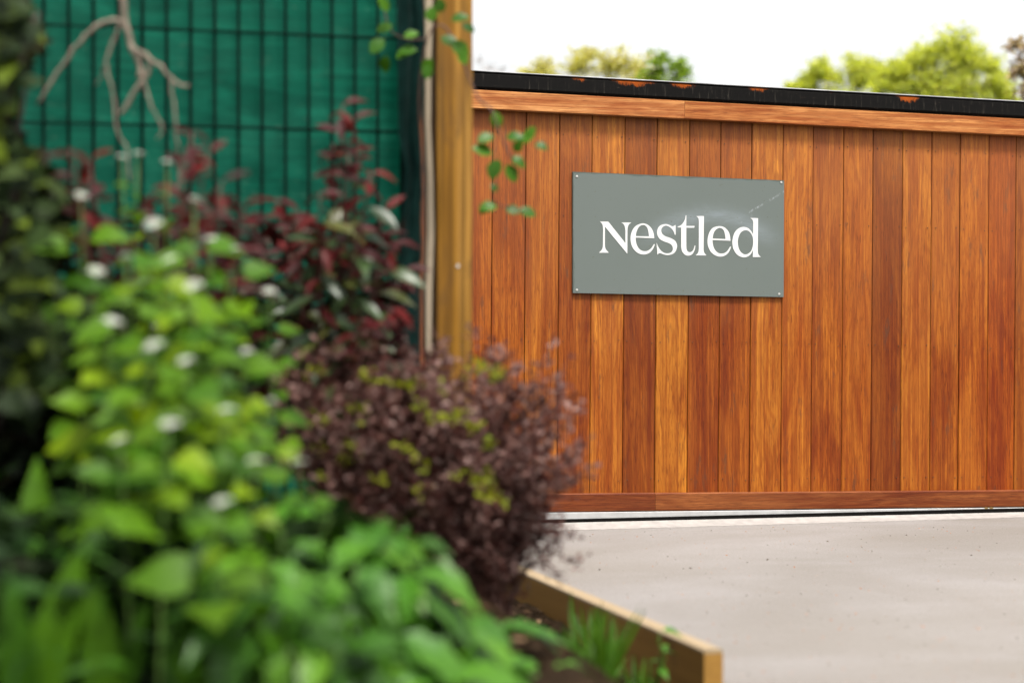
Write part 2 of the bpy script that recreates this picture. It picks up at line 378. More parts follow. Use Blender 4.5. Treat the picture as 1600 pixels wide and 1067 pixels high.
# bolt stop under the bottom trim
xs, zs = G(1545, 795, T_OFF)
g = MB(); M_BRASS = plain('aged_brass', (0.20, 0.13, 0.05), 0.5, 0.6)
for dx in (-0.011, 0.011):
    g.prism([(dx + 0.009 * math.cos(a), 0.009 * math.sin(a)) for a in [k * math.pi / 4 for k in range(8)]], (xs, -0.034, zs), (xs, -0.010, zs), (1, 0, 0), (0, 0, 1))
g.box(xs - 0.026, xs + 0.026, -0.030, -0.012, zs + 0.002, zs + 0.010)
g.obj('roller_stop', M_BRASS, gate)

# black ground track and cement strip in front of the gate
tr = thing('ground_track', GORG, 'black steel ground track running under the wooden gate', 'track', rz=YAW)
g = MB()
xa, za = G(884, 811.5, 0.055); xb, zb_ = G(1600, 794.0, 0.055)
sl = (zb_ - za) / (xb - xa); L0, L1 = XL, XR
g.hexa([(L0, -0.060, -0.02), (L1, -0.060, -0.02), (L1, -0.026, -0.02), (L0, -0.026, -0.02)],
       [(L0, -0.060, za + sl * (L0 - xa)), (L1, -0.060, za + sl * (L1 - xa)), (L1, -0.026, za + sl * (L1 - xa)), (L0, -0.026, za + sl * (L0 - xa))])
g.obj('rail', M_TRACK, tr)
g = MB()
xa, za = G(884, 816.3, 0.0605); xb, zb_ = G(1600, 799.6, 0.0605); s2 = (zb_ - za) / (xb - xa); zl, zr = za + s2 * (L0 - xa), za + s2 * (L1 - xa)
g.hexa([(L0, -0.15, -0.02), (L1, -0.15, -0.02), (L1, -0.0605, -0.02), (L0, -0.0605, -0.02)], [(L0, -0.15, 0.002), (L1, -0.15, 0.002), (L1, -0.0605, max(0.004, zr)), (L0, -0.0605, max(0.004, zl))])
cs = g.obj('cement_strip', M_EDGE); cs.location = GORG; cs.rotation_euler = (0, 0, YAW); tag(cs, kind='structure')

# ------------------------------------------------------------------ sign on the gate
SO = 0.012
corners = [G(895, 457.8, SO), G(1224.5, 464.2, SO), G(1225.2, 282.2, SO), G(895, 268.6, SO)]
sxc = corners[0][0]; szc = corners[0][1]
def sign_mat():
    t = NT('sage_green_sign_paint'); co = t.co(); sep = t.n('SeparateXYZ', Vector=co)
    x, z = sep.outputs[0], sep.outputs[2]
    n = t.noise(co, 9, 5, 0.7, 1.2); f = t.noise(t.co((14, 1, 60)), 1, 5, 0.7, 0.5)
    c = t.mix(t.noise(co, 3, 3), (0.0625, 0.07499, 0.06819), (0.07123, 0.08358, 0.07715))
    cx_, cz_ = G(1112, 420, SO); cx_ -= sxc; cz_ -= szc                 # a wiped arc of scuffing over the letters
    dx = t.math('DIVIDE', t.math('SUBTRACT', x, cx_), 1.35); dz = t.math('SUBTRACT', z, cz_)
    rr = t.math('SQRT', t.math('ADD', t.math('MULTIPLY', dx, dx), t.math('MULTIPLY', dz, dz)))
    rr = t.math('ADD', rr, t.math('MULTIPLY', t.math('SUBTRACT', n, 0.5), 0.035))
    ring = t.math('EXPONENT', t.math('MULTIPLY', t.math('POWER', t.math('ABSOLUTE', t.math('DIVIDE', t.math('SUBTRACT', rr, 0.205), 0.032)), 2.0), -1.0))
    up = t.ramp(t.math('DIVIDE', dz, 0.22), [(0.35, 0.0), (0.7, 1.0)])
    sc_ = t.math('MULTIPLY', t.math('MULTIPLY', ring, up), t.ramp(f, [(0.25, 0.25), (0.7, 1.0)]))
    c = t.mix(t.math('MULTIPLY', sc_, 0.9), c, (0.1142, 0.1327, 0.1412))
    sc2 = t.noise(t.co((60, 1, 24)), 1, 4, 0.8)
    c = t.mix(t.math('MULTIPLY', t.math('MULTIPLY', ring, up), t.ramp(sc2, [(0.62, 0.0), (0.70, 0.7)])), c, (0.2285, 0.2256, 0.2273))
    # one long pale scratch to the right-hand edge
    ax, az = G(1170, 332, SO); bx_, bz_ = G(1224, 300, SO); ax -= sxc; az -= szc; bx_ -= sxc; bz_ -= szc
    sl_ = (bz_ - az) / (bx_ - ax)
    dl = t.math('SUBTRACT', z, t.math('MULTIPLY_ADD', t.math('SUBTRACT', x, ax), sl_, az))
    dl = t.math('ADD', dl, t.math('MULTIPLY', t.math('SUBTRACT', n, 0.5), 0.02))
    ln = t.math('MULTIPLY', t.math('LESS_THAN', t.math('ABSOLUTE', dl), 0.0045), t.math('GREATER_THAN', x, ax))
    c = t.mix(t.math('MULTIPLY', ln, t.ramp(sc2, [(0.45, 0.0), (0.62, 0.75)])), c, (0.1814, 0.1924, 0.2032))
    sp = t.noise(co, 130, 1, 0.5)
    c = t.mix(t.ramp(sp, [(0.76, 0.0), (0.79, 0.8)]), c, (0.04704, 0.04645, 0.02066))
    W_ = corners[1][0] - sxc; H_ = corners[3][1] - szc                  # old darker paint shows along the rim
    e = t.math('MINIMUM', x, t.math('SUBTRACT', t.math('MULTIPLY_ADD', x, (corners[2][1] - corners[3][1]) / W_, H_), z))
    en = t.math('ADD', e, t.math('MULTIPLY', t.math('SUBTRACT', t.noise(co, 14, 4), 0.5), 0.022))
    c = t.mix(t.ramp(t.math('DIVIDE', en, 0.012), [(0.30, 0.75), (0.45, 0.0)]), c, (0.0336, 0.04247, 0.03306))
    return t.done(t.bsdf(c, t.math('MULTIPLY_ADD', n, 0.15, 0.42), 0.4, t.bump(n, 0.05, 0.002)))
M_SIGN = sign_mat()
SORG = GORG + GU * sxc + Vector((0, 0, szc))
sign = thing('gate_sign', SORG, 'grey green sign reading Nestled in white letters screwed to the wooden gate', 'sign', rz=YAW)
g = MB(); cl = [(a - sxc, b - szc) for a, b in corners]
g.hexa([(cl[0][0], -SO, cl[0][1]), (cl[1][0], -SO, cl[1][1]), (cl[1][0], -0.0022, cl[1][1]), (cl[0][0], -0.0022, cl[0][1])],
       [(cl[3][0], -SO, cl[3][1]), (cl[2][0], -SO, cl[2][1]), (cl[2][0], -0.0022, cl[2][1]), (cl[3][0], -0.0022, cl[3][1])])
g.obj('panel', M_SIGN, sign)
M_SCREW = plain('steel_screw', (0.42, 0.41, 0.39), 0.35, 0.5, 0.05)
for px, py in ((901.3, 275.7), (1220.5, 285.2), (901.3, 453), (1217.3, 459.3)):
    a, b = G(px, py, SO); g = MB(); a -= sxc; b -= szc
    ring = lambda r: [(r * math.cos(k * math.pi / 5), r * math.sin(k * math.pi / 5)) for k in range(10)]
    g.prism(ring(0.0045), (a, -SO - 0.0016, b), (a, -SO + 0.002, b), (1, 0, 0), (0, 0, 1))
    g.prism(ring(0.0030), (a, -SO - 0.0027, b), (a, -SO - 0.0015, b), (1, 0, 0), (0, 0, 1))
    g.obj('screw', M_SCREW, sign)

C_ = 1
Z1, Z2, Z3 = (930, 330), (1010, 330), (1095, 330)
LET = [
 ('letter_n', Z1, [[(97,218,C_),(270,220,C_),(628,668,C_),(628,420,C_),(620,340),(595,280),(545,238,C_),(752,238,C_),(700,282),(678,340),(670,420,C_),(668,890,C_),(202,325,C_),(200,690,C_),(207,755),(230,810),(284,868,C_),(78,868,C_),(132,812),(153,760),(160,690,C_),(163,380,C_),(156,310),(138,262)]]),
 ('letter_e', Z1, [[(1230,567,C_),(842,553,C_),(845,620),(865,700),(905,775),(965,822),(1040,836),(1110,818),(1170,768),(1222,690,C_),(1242,690,C_),(1222,750),(1180,820),(1110,880),(1010,905),(900,880),(810,805),(755,705),(734,590),(745,480),(788,375),(860,300),(985,257),(1090,285),(1170,360),(1215,460)],
                  [(845,521,C_),(1119,529,C_),(1110,440),(1085,350),(1045,305),(990,291),(930,313),(885,370),(855,450)]]),
 ('letter_s', Z2, [[(606,288,C_),(608,494,C_),(590,490),(570,432),(525,368),(460,320),(400,305),(345,328),(313,370),(309,420),(332,478),(390,524),(500,562),(590,615),(630,682),(636,745),(610,832),(550,892),(450,917),(370,907),(300,882),(260,880),(227,910,C_),(211,662,C_),(240,732),(290,812),(360,867),(440,882),(510,862),(545,812),(548,760),(520,702),(450,662),(350,627),(270,572),(230,500),(221,430),(248,342),(310,290),(400,271),(470,288),(530,315),(560,317)]]),
 ('letter_t', Z2, [[(818,90,C_),(832,90,C_),(828,310,C_),(1003,310,C_),(995,349,C_),(830,346,C_),(830,720,C_),(838,800),(865,845),(905,858),(950,840),(980,800),(1005,716,C_),(1019,718,C_),(1010,785),(985,852),(940,907),(870,930),(800,907),(745,842),(722,750,C_),(722,343,C_),(651,341,C_),(651,325,C_),(710,300),(760,250),(800,180)]]),
 ('letter_l', Z2, [[(1038,104,C_),(1198,104,C_),(1190,790,C_),(1198,850),(1215,882),(1250,924,C_),(1028,924,C_),(1068,880),(1085,835),(1091,780,C_),(1092,210,C_),(1087,165),(1072,138)]]),
 ('letter_e', Z3, [[(617,619,C_),(242,604,C_),(246,665),(265,750),(310,830),(370,876),(430,885),(500,870),(560,820),(610,740,C_),(627,742,C_),(605,812),(560,882),(490,932),(400,949),(300,922),(210,852),(155,745),(139,640),(150,530),(190,420),(260,345),(380,314),(490,340),(570,420),(605,510)],
                  [(246,571,C_),(513,583,C_),(505,500),(480,410),(440,365),(385,350),(325,378),(280,430),(255,500)]]),
 ('letter_d', Z3, [[(1028,144,C_),(1191,150,C_),(1186,820,C_),(1192,880),(1210,917),(1250,957,C_),(1084,957,C_),(1082,812,C_),(1050,882),(980,945),(890,964),(790,932),(710,852),(665,742),(657,620),(688,482),(750,390),(830,341),(900,331),(980,355),(1040,410),(1091,490,C_),(1092,230,C_),(1082,195),(1065,170)],
                  [(1084,560),(1058,488),(1000,420),(930,398),(850,430),(800,502),(771,610),(775,710),(800,800),(850,870),(920,905),(1000,880),(1058,812),(1084,720),(1090,640)]]),
]
def spline(pts, n=6):
    N = len(pts); out = []
    for i in range(N):
        p1, p2 = pts[i], pts[(i + 1) % N]; out.append((p1[0], p1[1]))
        c1, c2 = len(p1) > 2, len(p2) > 2
        if c1 and c2: continue
        p0 = pts[i - 1] if not c1 else (2 * p1[0] - p2[0], 2 * p1[1] - p2[1])
        p3 = pts[(i + 2) % N] if not c2 else (2 * p2[0] - p1[0], 2 * p2[1] - p1[1])
        for k in range(1, n):
            t_ = k / n
            out.append(tuple(0.5 * (2 * p1[a] + (p2[a] - p0[a]) * t_ + (2 * p0[a] - 5 * p1[a] + 4 * p2[a] - p3[a]) * t_ ** 2 + (3 * p1[a] - p0[a] - 3 * p2[a] + p3[a]) * t_ ** 3) for a in (0, 1)))
    return out
M_LET = plain('white_vinyl', (0.40, 0.40, 0.395), 0.5, var=0.03)
for nm, org, loops in LET:
    cu = bpy.data.curves.new(nm, 'CURVE'); cu.dimensions = '2D'; cu.fill_mode = 'BOTH'; cu.extrude = 0.0004
    for lp in loops:
        q = spline(lp); s_ = cu.splines.new('POLY'); s_.points.add(len(q) - 1)
        for pt, (u, v) in zip(s_.points, q):
            a, b = G(org[0] + u / 13.34, org[1] + v / 13.34, SO); pt.co = (a - sxc, b - szc, 0, 1)
        s_.use_cyclic_u = True
    tmp = link(nm, cu); dg = bpy.context.evaluated_depsgraph_get(); me = bpy.data.meshes.new_from_object(tmp.evaluated_get(dg))
    bpy.data.objects.remove(tmp)
    me.transform(Matrix.Rotation(R(90), 4, 'X')); me.transform(Matrix.Translation((0, -SO - 0.0006, 0)))
    me.materials.clear(); me.materials.append(M_LET)
    link(nm, me, sign)

# ------------------------------------------------------------------ green mesh fence with windbreak netting, timber post
FD = 4.30                                          # depth of the fence where it meets the post
FORG = P(640, 820, FD); FORG.z = 0.0
def Fp(px, py, off=0.0):
    r = P(px, py, 1.0) - Vector((0, 0, CAMZ)); o = FORG + GN * off
    t_ = (o - Vector((0, 0, CAMZ))).dot(GN) / r.dot(GN)
    q = Vector((0, 0, CAMZ)) + r * t_ - FORG
    return q.dot(GU), q.z
M_WIRE = plain('dark_green_wire', (0.0015, 0.007, 0.005), 0.9, 0.0, 0.2, 40, 0.03)
fence = thing('mesh_fence_panel', FORG, 'dark green welded wire mesh fence panel in front of green netting', 'fence', rz=YAW)
FSL = math.tan(R(0.28))
x_first = Fp(590, 130)[0]
g = MB(); g.tube([(0, 0, 0.02), (0, 0, 2.0)], 0.0038, 6); vm = g.mesh('wire', M_WIRE)
g = MB(); g.tube([(-2.3, -0.006, -2.3 * FSL), (-0.02, -0.006, -0.02 * FSL)], 0.0030, 6); hm = g.mesh('wire', M_WIRE)
for k in range(44):
    o = link('wire', vm, fence); o.location = (x_first - 0.05 * k, 0, 0)
z_h = Fp(480, 203)[1] - FSL * Fp(480, 203)[0]
for k in range(-4, 6):
    o = link('wire', hm, fence); o.location = (0, 0, z_h - 0.2 * k)
M_FPOST = plain('dark_green_post', (0.003, 0.009, 0.008), 0.7, 0, 0.2, 40, 0.05)
g = MB(); xa = Fp(627, 100, 0)[0]; xb = Fp(648, 100, 0)[0]
g.prism([(xa, -0.02), (xb, -0.02), (xb + 0.006, -0.012), (xb + 0.004, 0.03), (xa, 0.03)], (0, 0, -0.05), (0.008, 0, 2.1), (1, 0, 0), (0, 1, 0))
g.obj('post', M_FPOST, fence)
def net_mat():
    t = NT('green_windbreak_netting'); co = t.co()
    wv = t.n('TexWave', _wave_type='BANDS', _bands_direction='Z', Vector=co, Scale=48.0, Distortion=0.6, Detail=2.0).outputs['Fac']
    wx = t.n('TexWave', _wave_type='BANDS', _bands_direction='X', Vector=co, Scale=95.0, Distortion=0.4, Detail=1.0).outputs['Fac']
    n = t.noise(t.co((5, 5, 9)), 1, 5, 0.65, 0.8); n2 = t.noise(t.co((30, 30, 70)), 1, 4, 0.7)
    c = t.ramp(n, [(0.3, (0.00102, 0.0561, 0.0357)), (0.6, (0.001275, 0.08075, 0.051)), (0.8, (0.0068, 0.1062, 0.068))])
    c = t.mix(t.math('MULTIPLY', wv, 0.5), c, t.mix(1.0, c, (0.2975, 0.3825, 0.3825), 'MULTIPLY'))
    c = t.mix(t.math('MULTIPLY', wx, 0.25), c, t.mix(1.0, c, (0.34, 0.425, 0.425), 'MULTIPLY'))
    cr_ = t.noise(t.co((3, 3, 26)), 1, 5, 0.75, 1.5)
    c = t.mix(t.ramp(cr_, [(0.46, 0.0), (0.62, 0.75)]), c, t.mix(1.0, c, (4.0, 1.7, 1.7), 'MULTIPLY'))
    c = t.mix(t.ramp(n2, [(0.60, 0.0), (0.74, 0.5)]), c, (0.051, 0.1275, 0.08925))
    b = t.bsdf(c, 0.7, 0.1, t.bump(t.math('ADD', wv, n), 0.3, 0.004))
    tr_ = t.n('BsdfTranslucent', Color=t.mix(1.0, c, (0.9, 1.5, 1.3), 'MULTIPLY'))
    return t.done(t.n('MixShader', i0=0.45, i1=b.outputs[0], i2=tr_.outputs[0]))
M_NET = net_mat()
NETX = xb + 0.012
net = thing('windbreak_netting', FORG, 'sheet of green windbreak netting stretched behind the wire mesh fence', 'netting', rz=YAW)
g = MB(); nu, nv = 110, 90
for j in range(nv + 1):
    for i in range(nu + 1):
        x = -2.35 + (2.35 + NETX) * i / nu; z = 0.03 + 1.95 * j / nv
        y = 0.036 + 0.012 * (0.5 + 0.5 * mnoise.noise(Vector((x * 4, 0, z * 3)))) + 0.007 * mnoise.noise(Vector((x * 14 + z * 5, 3, z * 9 - x * 4)))
        g.v.append((x, y, z))
for j in range(nv):
    for i in range(nu):
        a = j * (nu + 1) + i; g.f.append((a, a + 1, a + nu + 2, a + nu + 1))
g.obj('sheet', M_NET, net, smooth=True)
# bunched edge of the netting hanging beside the post
g = MB(); nb = 26; nw = 9
for j in range(nb + 1):
    f_ = j / nb; py = -60 + 700 * f_
    cx0 = 630 + 6 * math.sin(f_ * 7) + 13 * sstep(215, 260, py) * (1 - sstep(400, 440, py)); ww = 15 + 9 * math.sin(f_ * 5 + 0.6) ** 2
    for i in range(nw + 1):
        u = i / nw; xx, zz = Fp(cx0 - ww + 2 * ww * u + 6, py, 0.03)
        g.v.append((xx, -0.03 - 0.012 * math.sin(u * 9 + f_ * 4) - 0.006 * math.sin(u * 17 + f_ * 9), zz))
for j in range(nb):
    for i in range(nw):
        a = j * (nw + 1) + i; g.f.append((a, a + nw + 1, a + nw + 2, a + 1))
M_NETD = plain('dark_netting_hem', (0.0022, 0.010, 0.0085), 0.8, 0, 0.3, 40, 0.03)
g.obj('hem', M_NETD, net, smooth=True)

def post_mat():
    t = NT('pressure_treated_pine'); co = t.co()
    n = t.noise(t.co((70, 70, 1.4)), 1, 5, 0.6, 0.3); b = t.noise(t.co((28, 28, 0.5)), 1, 3, 0.5)
    k = t.noise(t.co((14, 14, 4)), 1, 4, 0.6, 0.8)
    c = t.ramp(b, [(0.32, (0.0552, 0.02408, 0.0038)), (0.45, (0.1334, 0.0602, 0.00665)), (0.55, (0.184, 0.086, 0.0095)), (0.70, (0.2484, 0.1333, 0.03325))])
    c = t.mix(t.ramp(n, [(0.36, 0.75), (0.55, 0.0)]), c, (0.046, 0.0215, 0.00475))
    spl = t.noise(t.co((90, 90, 0.35)), 1, 2, 0.4)
    c = t.mix(t.ramp(spl, [(0.30, 0.85), (0.36, 0.0)]), c, (0.0184, 0.00946, 0.0038))
    c = t.mix(t.ramp(k, [(0.55, 0.0), (0.72, 0.7)]), c, (0.0506, 0.02752, 0.01235))
    return t.done(t.bsdf(c, 0.8, 0.1, t.bump(n, 0.4, 0.003)))
M_POST = post_mat()
PD = 4.36
porg = P(702, 820, PD); porg.z = GND
post = thing('timber_fence_post', porg, 'square yellow brown timber post at the end of the green fence', 'post', rz=YAW)
g = MB(); h = 0.0405; c_ = 0.005
g.prism([(-h, h), (-h, -h + c_), (-h + c_, -h), (h - c_, -h), (h, -h + c_), (h, h)], (0, 0, -0.1), (0.004, 0, 2.2), (1, 0, 0), (0, 1, 0))
po = g.obj('shaft', M_POST, post)
g = MB(); hx = -0.010
g.prism([(0.004 * math.cos(k * math.pi / 4), 0.004 * math.sin(k * math.pi / 4)) for k in range(8)], (0.008, -h - 0.002, 0.86), (0.008, -h + 0.004, 0.86), (1, 0, 0), (0, 0, 1))
g.obj('screw', M_SCREW, post)
M_GAPLIGHT = sawn('pale_gap_light', (0.204, 0.16, 0.1044), (0.2856, 0.2368, 0.1798), 2)
g = MB()
prev = None; rows = []
for j in range(19):
    z = -0.05 + 2.2 * j / 18; py = CY - (z + GND - CAMZ) * FPX / PD
    wob = 0.003 * math.sin(j * 1.7) ; wdh = 0.0045 + 0.0045 * sstep(1.0, 1.5, z) + 0.0015 * math.sin(j * 0.9 + 1)
    xm = -h - 0.012 - 0.005 * sstep(1.0, 1.5, z) + wob
    rows.append([(xm - wdh, -0.030, z), (xm + wdh, -0.036, z), (xm + wdh, 0.0, z), (xm - wdh, 0.0, z)])
for j in range(18): g.hexa(rows[j], rows[j + 1])
bt = g.obj('gap_light_strip', M_GAPLIGHT)  # strip added for the light coming through a gap beside the post
bt.location = porg; bt.rotation_euler = (0, 0, YAW)
tag(bt, 'narrow pale strip standing for light through the gap left of the timber post', 'gap strip')

# ================================================================== plants
def leaf_mesh(name, mat, outline, fold=0.25, curl=0.15, petiole=0.0, serr=0.0, wave=0.0, pw=0.012):
    """leaf of length 1 along +Y; outline = [(y, half width)...]; petiole in front of y=0"""
    v = []; f = []
    rows = []
    if petiole: rows += [(-petiole, pw), (-petiole * 0.02, pw)]
    for i, (y, h) in enumerate(outline):
        rows.append((y, h * (1 + (serr if i % 2 else -serr))))
    for y, h in rows:
        yy = max(y, 0); z = -curl * yy * yy
        zz = z + fold * h + wave * math.sin(yy * 16)
        v += [(-h, y, zz), (0, y, z), (h, y, zz + wave * 0.5)]
    for i in range(len(rows) - 1):
        a = 3 * i; f += [(a, a + 1, a + 4, a + 3), (a + 1, a + 2, a + 5, a + 4)]
    me = bpy.data.meshes.new(name); me.from_pydata(v, [], f); me.update(); me.materials.append(mat)
    me.polygons.foreach_set('use_smooth', [True] * len(me.polygons))
    return me
HEART = [(-0.10, 0.16), (0.02, 0.34), (0.14, 0.44), (0.28, 0.46), (0.42, 0.42), (0.56, 0.34), (0.70, 0.24), (0.84, 0.13), (1.0, 0.004)]
OVATE = [(0.0, 0.03), (0.10, 0.17), (0.22, 0.27), (0.36, 0.31), (0.50, 0.30), (0.64, 0.24), (0.78, 0.16), (0.90, 0.07), (1.0, 0.003)]
LANCE = [(0.0, 0.03), (0.15, 0.085), (0.32, 0.12), (0.5, 0.125), (0.68, 0.10), (0.85, 0.055), (1.0, 0.003)]
ELLIP = [(0.0, 0.02), (0.14, 0.11), (0.32, 0.175), (0.52, 0.185), (0.72, 0.145), (0.88, 0.075), (1.0, 0.004)]
ROUND = [(0.0, 0.05), (0.12, 0.25), (0.3, 0.37), (0.5, 0.40), (0.7, 0.34), (0.88, 0.20), (1.0, 0.01)]
IVY = [(-0.05, 0.12), (0.03, 0.34), (0.14, 0.50), (0.24, 0.36), (0.34, 0.30), (0.46, 0.36), (0.58, 0.27), (0.78, 0.13), (1.0, 0.004)]
BLADE = [(0, 0.028), (0.3, 0.03), (0.6, 0.024), (0.85, 0.013), (1, 0.001)]

def basis(d, up):
    d = Vector(d).normalized(); up = Vector(up)
    x = d.cross(up)
    if x.length < 1e-3: x = d.cross(Vector((1, 0.3, 0)))
    x.normalize(); z = x.cross(d)
    return Matrix((x, d, z)).transposed()
def put_leaf(parent, me, pos, d, up, size, name='leaf'):
    o = link(name, me, parent)
    m = basis(d, up).to_4x4() @ Matrix.Diagonal((size, size, size, 1)); m.translation = Vector(pos) - parent.location
    o.matrix_local = m
    return o
def join_leaf(g, me_v, me_f, pos, d, up, size):
    m = basis(d, up) * 1.0
    g.add([Vector(pos) + m @ (Vector(v) * size) for v in me_v], me_f)
def raw(me): return [tuple(v.co) for v in me.vertices], [tuple(p.vertices) for p in me.polygons]
def rdir(zlo=-1, zhi=1):
    a = random.uniform(0, 2 * math.pi); z = random.uniform(zlo, zhi); r = math.sqrt(max(0, 1 - z * z))
    return Vector((r * math.cos(a), r * math.sin(a), z))
def bez(p0, p1, p2, n):
    p0, p1, p2 = Vector(p0), Vector(p1), Vector(p2)
    return [p0 * (1 - t_) ** 2 + p1 * 2 * t_ * (1 - t_) + p2 * t_ * t_ for t_ in [k / n for k in range(n + 1)]]
def on_soil(px, d):
    x = (px - CX) / FPX * d; return Vector((x, d, soil_z(x, d) - 0.006))

# leaf materials
M_MUST = leafmat('mustard_leaf', [(0.0138, 0.0495, 0.0015), (0.06325, 0.1265, 0.0015), (0.023, 0.0715, 0.002), (0.1012, 0.154, 0.0015), (0.0161, 0.055, 0.002), (0.046, 0.1045, 0.0015), (0.0115, 0.0396, 0.0015)], 0.5, 0.36, spec=0.12)
M_NETT = leafmat('nettle_leaf', [(0.01322, 0.04435, 0.0014), (0.01785, 0.06481, 0.002268), (0.03273, 0.09364, 0.002722), (0.0238, 0.08282, 0.003629), (0.04463, 0.108, 0.002268)], 0.45, 0.16, spec=0.2)
M_DOCK = leafmat('dock_leaf', [(0.010, 0.034, 0.0015), (0.030, 0.075, 0.002), (0.014, 0.044, 0.002)], 0.55, 0.3, spec=0.05)
M_UNDER = leafmat('undergrowth_leaf', [(0.0025, 0.010, 0.001), (0.005, 0.020, 0.0015), (0.003, 0.012, 0.001), (0.012, 0.042, 0.002), (0.004, 0.016, 0.0015), (0.022, 0.066, 0.003), (0.003, 0.012, 0.001)], 0.55, 0.2, island=True)  # dark tones put the shade low in the bed into the colour
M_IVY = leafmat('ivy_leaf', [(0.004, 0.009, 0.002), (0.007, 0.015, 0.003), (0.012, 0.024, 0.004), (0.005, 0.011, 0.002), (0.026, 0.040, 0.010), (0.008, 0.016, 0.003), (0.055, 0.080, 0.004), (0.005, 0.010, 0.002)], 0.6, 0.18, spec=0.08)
M_IVYIN = leafmat('ivy_inner_leaf', [(0.003, 0.006, 0.002), (0.007, 0.012, 0.004), (0.012, 0.007, 0.004)], 0.5, 0.1, island=True)  # shade inside the ivy is put into these darker leaves
M_PHG = leafmat('photinia_green_leaf', [(0.010, 0.020, 0.007), (0.018, 0.034, 0.009), (0.032, 0.046, 0.013), (0.045, 0.042, 0.008)], 0.35, 0.12, spec=0.2)
M_PHR = leafmat('photinia_red_leaf', [(0.01134, 0.00147, 0.00147), (0.0378, 0.00196, 0.00245), (0.0189, 0.00147, 0.00196), (0.0693, 0.00539, 0.0049), (0.01008, 0.00196, 0.00147)], 0.5, 0.25, spec=0.1, tcol=(1.8, 0.4, 0.4))
M_BERB = leafmat('barberry_leaf', [(0.03024, 0.01457, 0.01149), (0.06872, 0.0324, 0.02584), (0.1169, 0.06478, 0.05457), (0.04674, 0.02106, 0.01867), (0.1788, 0.1166, 0.1033), (0.08248, 0.03887, 0.02872)], 0.5, 0.25, island=True, tcol=(1.5, 0.8, 0.8))
M_BERBY = leafmat('barberry_yellow_leaf', [(0.085, 0.105, 0.008), (0.14, 0.15, 0.010)], 0.4, 0.35, island=True)
M_CLIMB = leafmat('climber_leaf', [(0.02025, 0.06375, 0.00576), (0.03713, 0.0975, 0.0048), (0.0162, 0.045, 0.00672)], 0.35, 0.3)
M_GRASS = leafmat('grass_blade', [(0.01519, 0.0486, 0.002304), (0.03037, 0.0702, 0.003072), (0.02278, 0.054, 0.00384)], 0.45, 0.35)
M_STEM = plain('green_stem', (0.055, 0.10, 0.018), 0.5)
M_REDSTEM = plain('brown_red_stem', (0.045, 0.018, 0.012), 0.6)
M_BARK = plain('grey_brown_bark', (0.115, 0.092, 0.070), 0.85, var=0.4, scale=60)
M_DARKBARK = plain('dark_bark', (0.022, 0.016, 0.012), 0.9, var=0.4, scale=40)
M_FLOWER = plain('white_petals', (0.25, 0.26, 0.22), 0.7, var=0.05)

MUST = [leaf_mesh('mustard_leaf', M_MUST, HEART, f_, c_, 0.45, 0.05, w_) for f_, c_, w_ in ((0.18, 0.25, 0.01), (0.30, 0.10, 0.02), (0.10, 0.45, 0.015))]
NETT = [leaf_mesh('nettle_leaf', M_NETT, [(y, w * 0.9) for y, w in OVATE], f_, c_, 0.22, 0.16, 0.015) for f_, c_ in ((0.30, 0.55), (0.45, 0.85), (0.2, 0.35))]
DOCK = [leaf_mesh('dock_leaf', M_DOCK, LANCE, 0.3, c_, 0.12, 0.0, 0.008) for c_ in (0.2, 0.45)]
IVYL = [leaf_mesh('ivy_leaf', M_IVY, IVY, f_, 0.2, 0.4, 0.0, 0.02) for f_ in (0.1, 0.28)]
PHG = [leaf_mesh('photinia_leaf', M_PHG, ELLIP, 0.35, c_, 0.12) for c_ in (0.15, 0.4)]
PHR = [leaf_mesh('photinia_red_leaf', M_PHR, ELLIP, 0.5, c_, 0.1) for c_ in (0.1, 0.5)]
CLL = [leaf_mesh('climber_leaf', M_CLIMB, ROUND, 0.2, c_, 0.25, 0.05) for c_ in (0.15, 0.35)]
GRB = [leaf_mesh('grass_blade', M_GRASS, BLADE, 0.4, c_) for c_ in (0.1, 0.35)]

# flower head of garlic mustard: many tiny four-petalled flowers
def flower_mesh():
    g = MB()
    for k in range(16):
        a = k * 2.4; r = 0.0125 * math.sqrt(k / 16); c = Vector((r * math.cos(a), r * math.sin(a), 0.008 - 20 * r * r + random.uniform(-0.001, 0.001)))
        n = (c + Vector((0, 0, 0.012))).normalized(); x = n.orthogonal().normalized(); y = n.cross(x)
        for q in range(4):
            b = q * math.pi / 2 + k
            d1 = x * math.cos(b - 0.45) + y * math.sin(b - 0.45); d2 = x * math.cos(b + 0.45) + y * math.sin(b + 0.45); dd = x * math.cos(b) + y * math.sin(b)
            g.add([c, c + d1 * 0.0035 + n * 0.001, c + dd * 0.0052 + n * 0.0012, c + d2 * 0.0035 + n * 0.001], [(0, 1, 2, 3)])
    return g.mesh('flower_head', M_FLOWER)
FLM = flower_mesh()

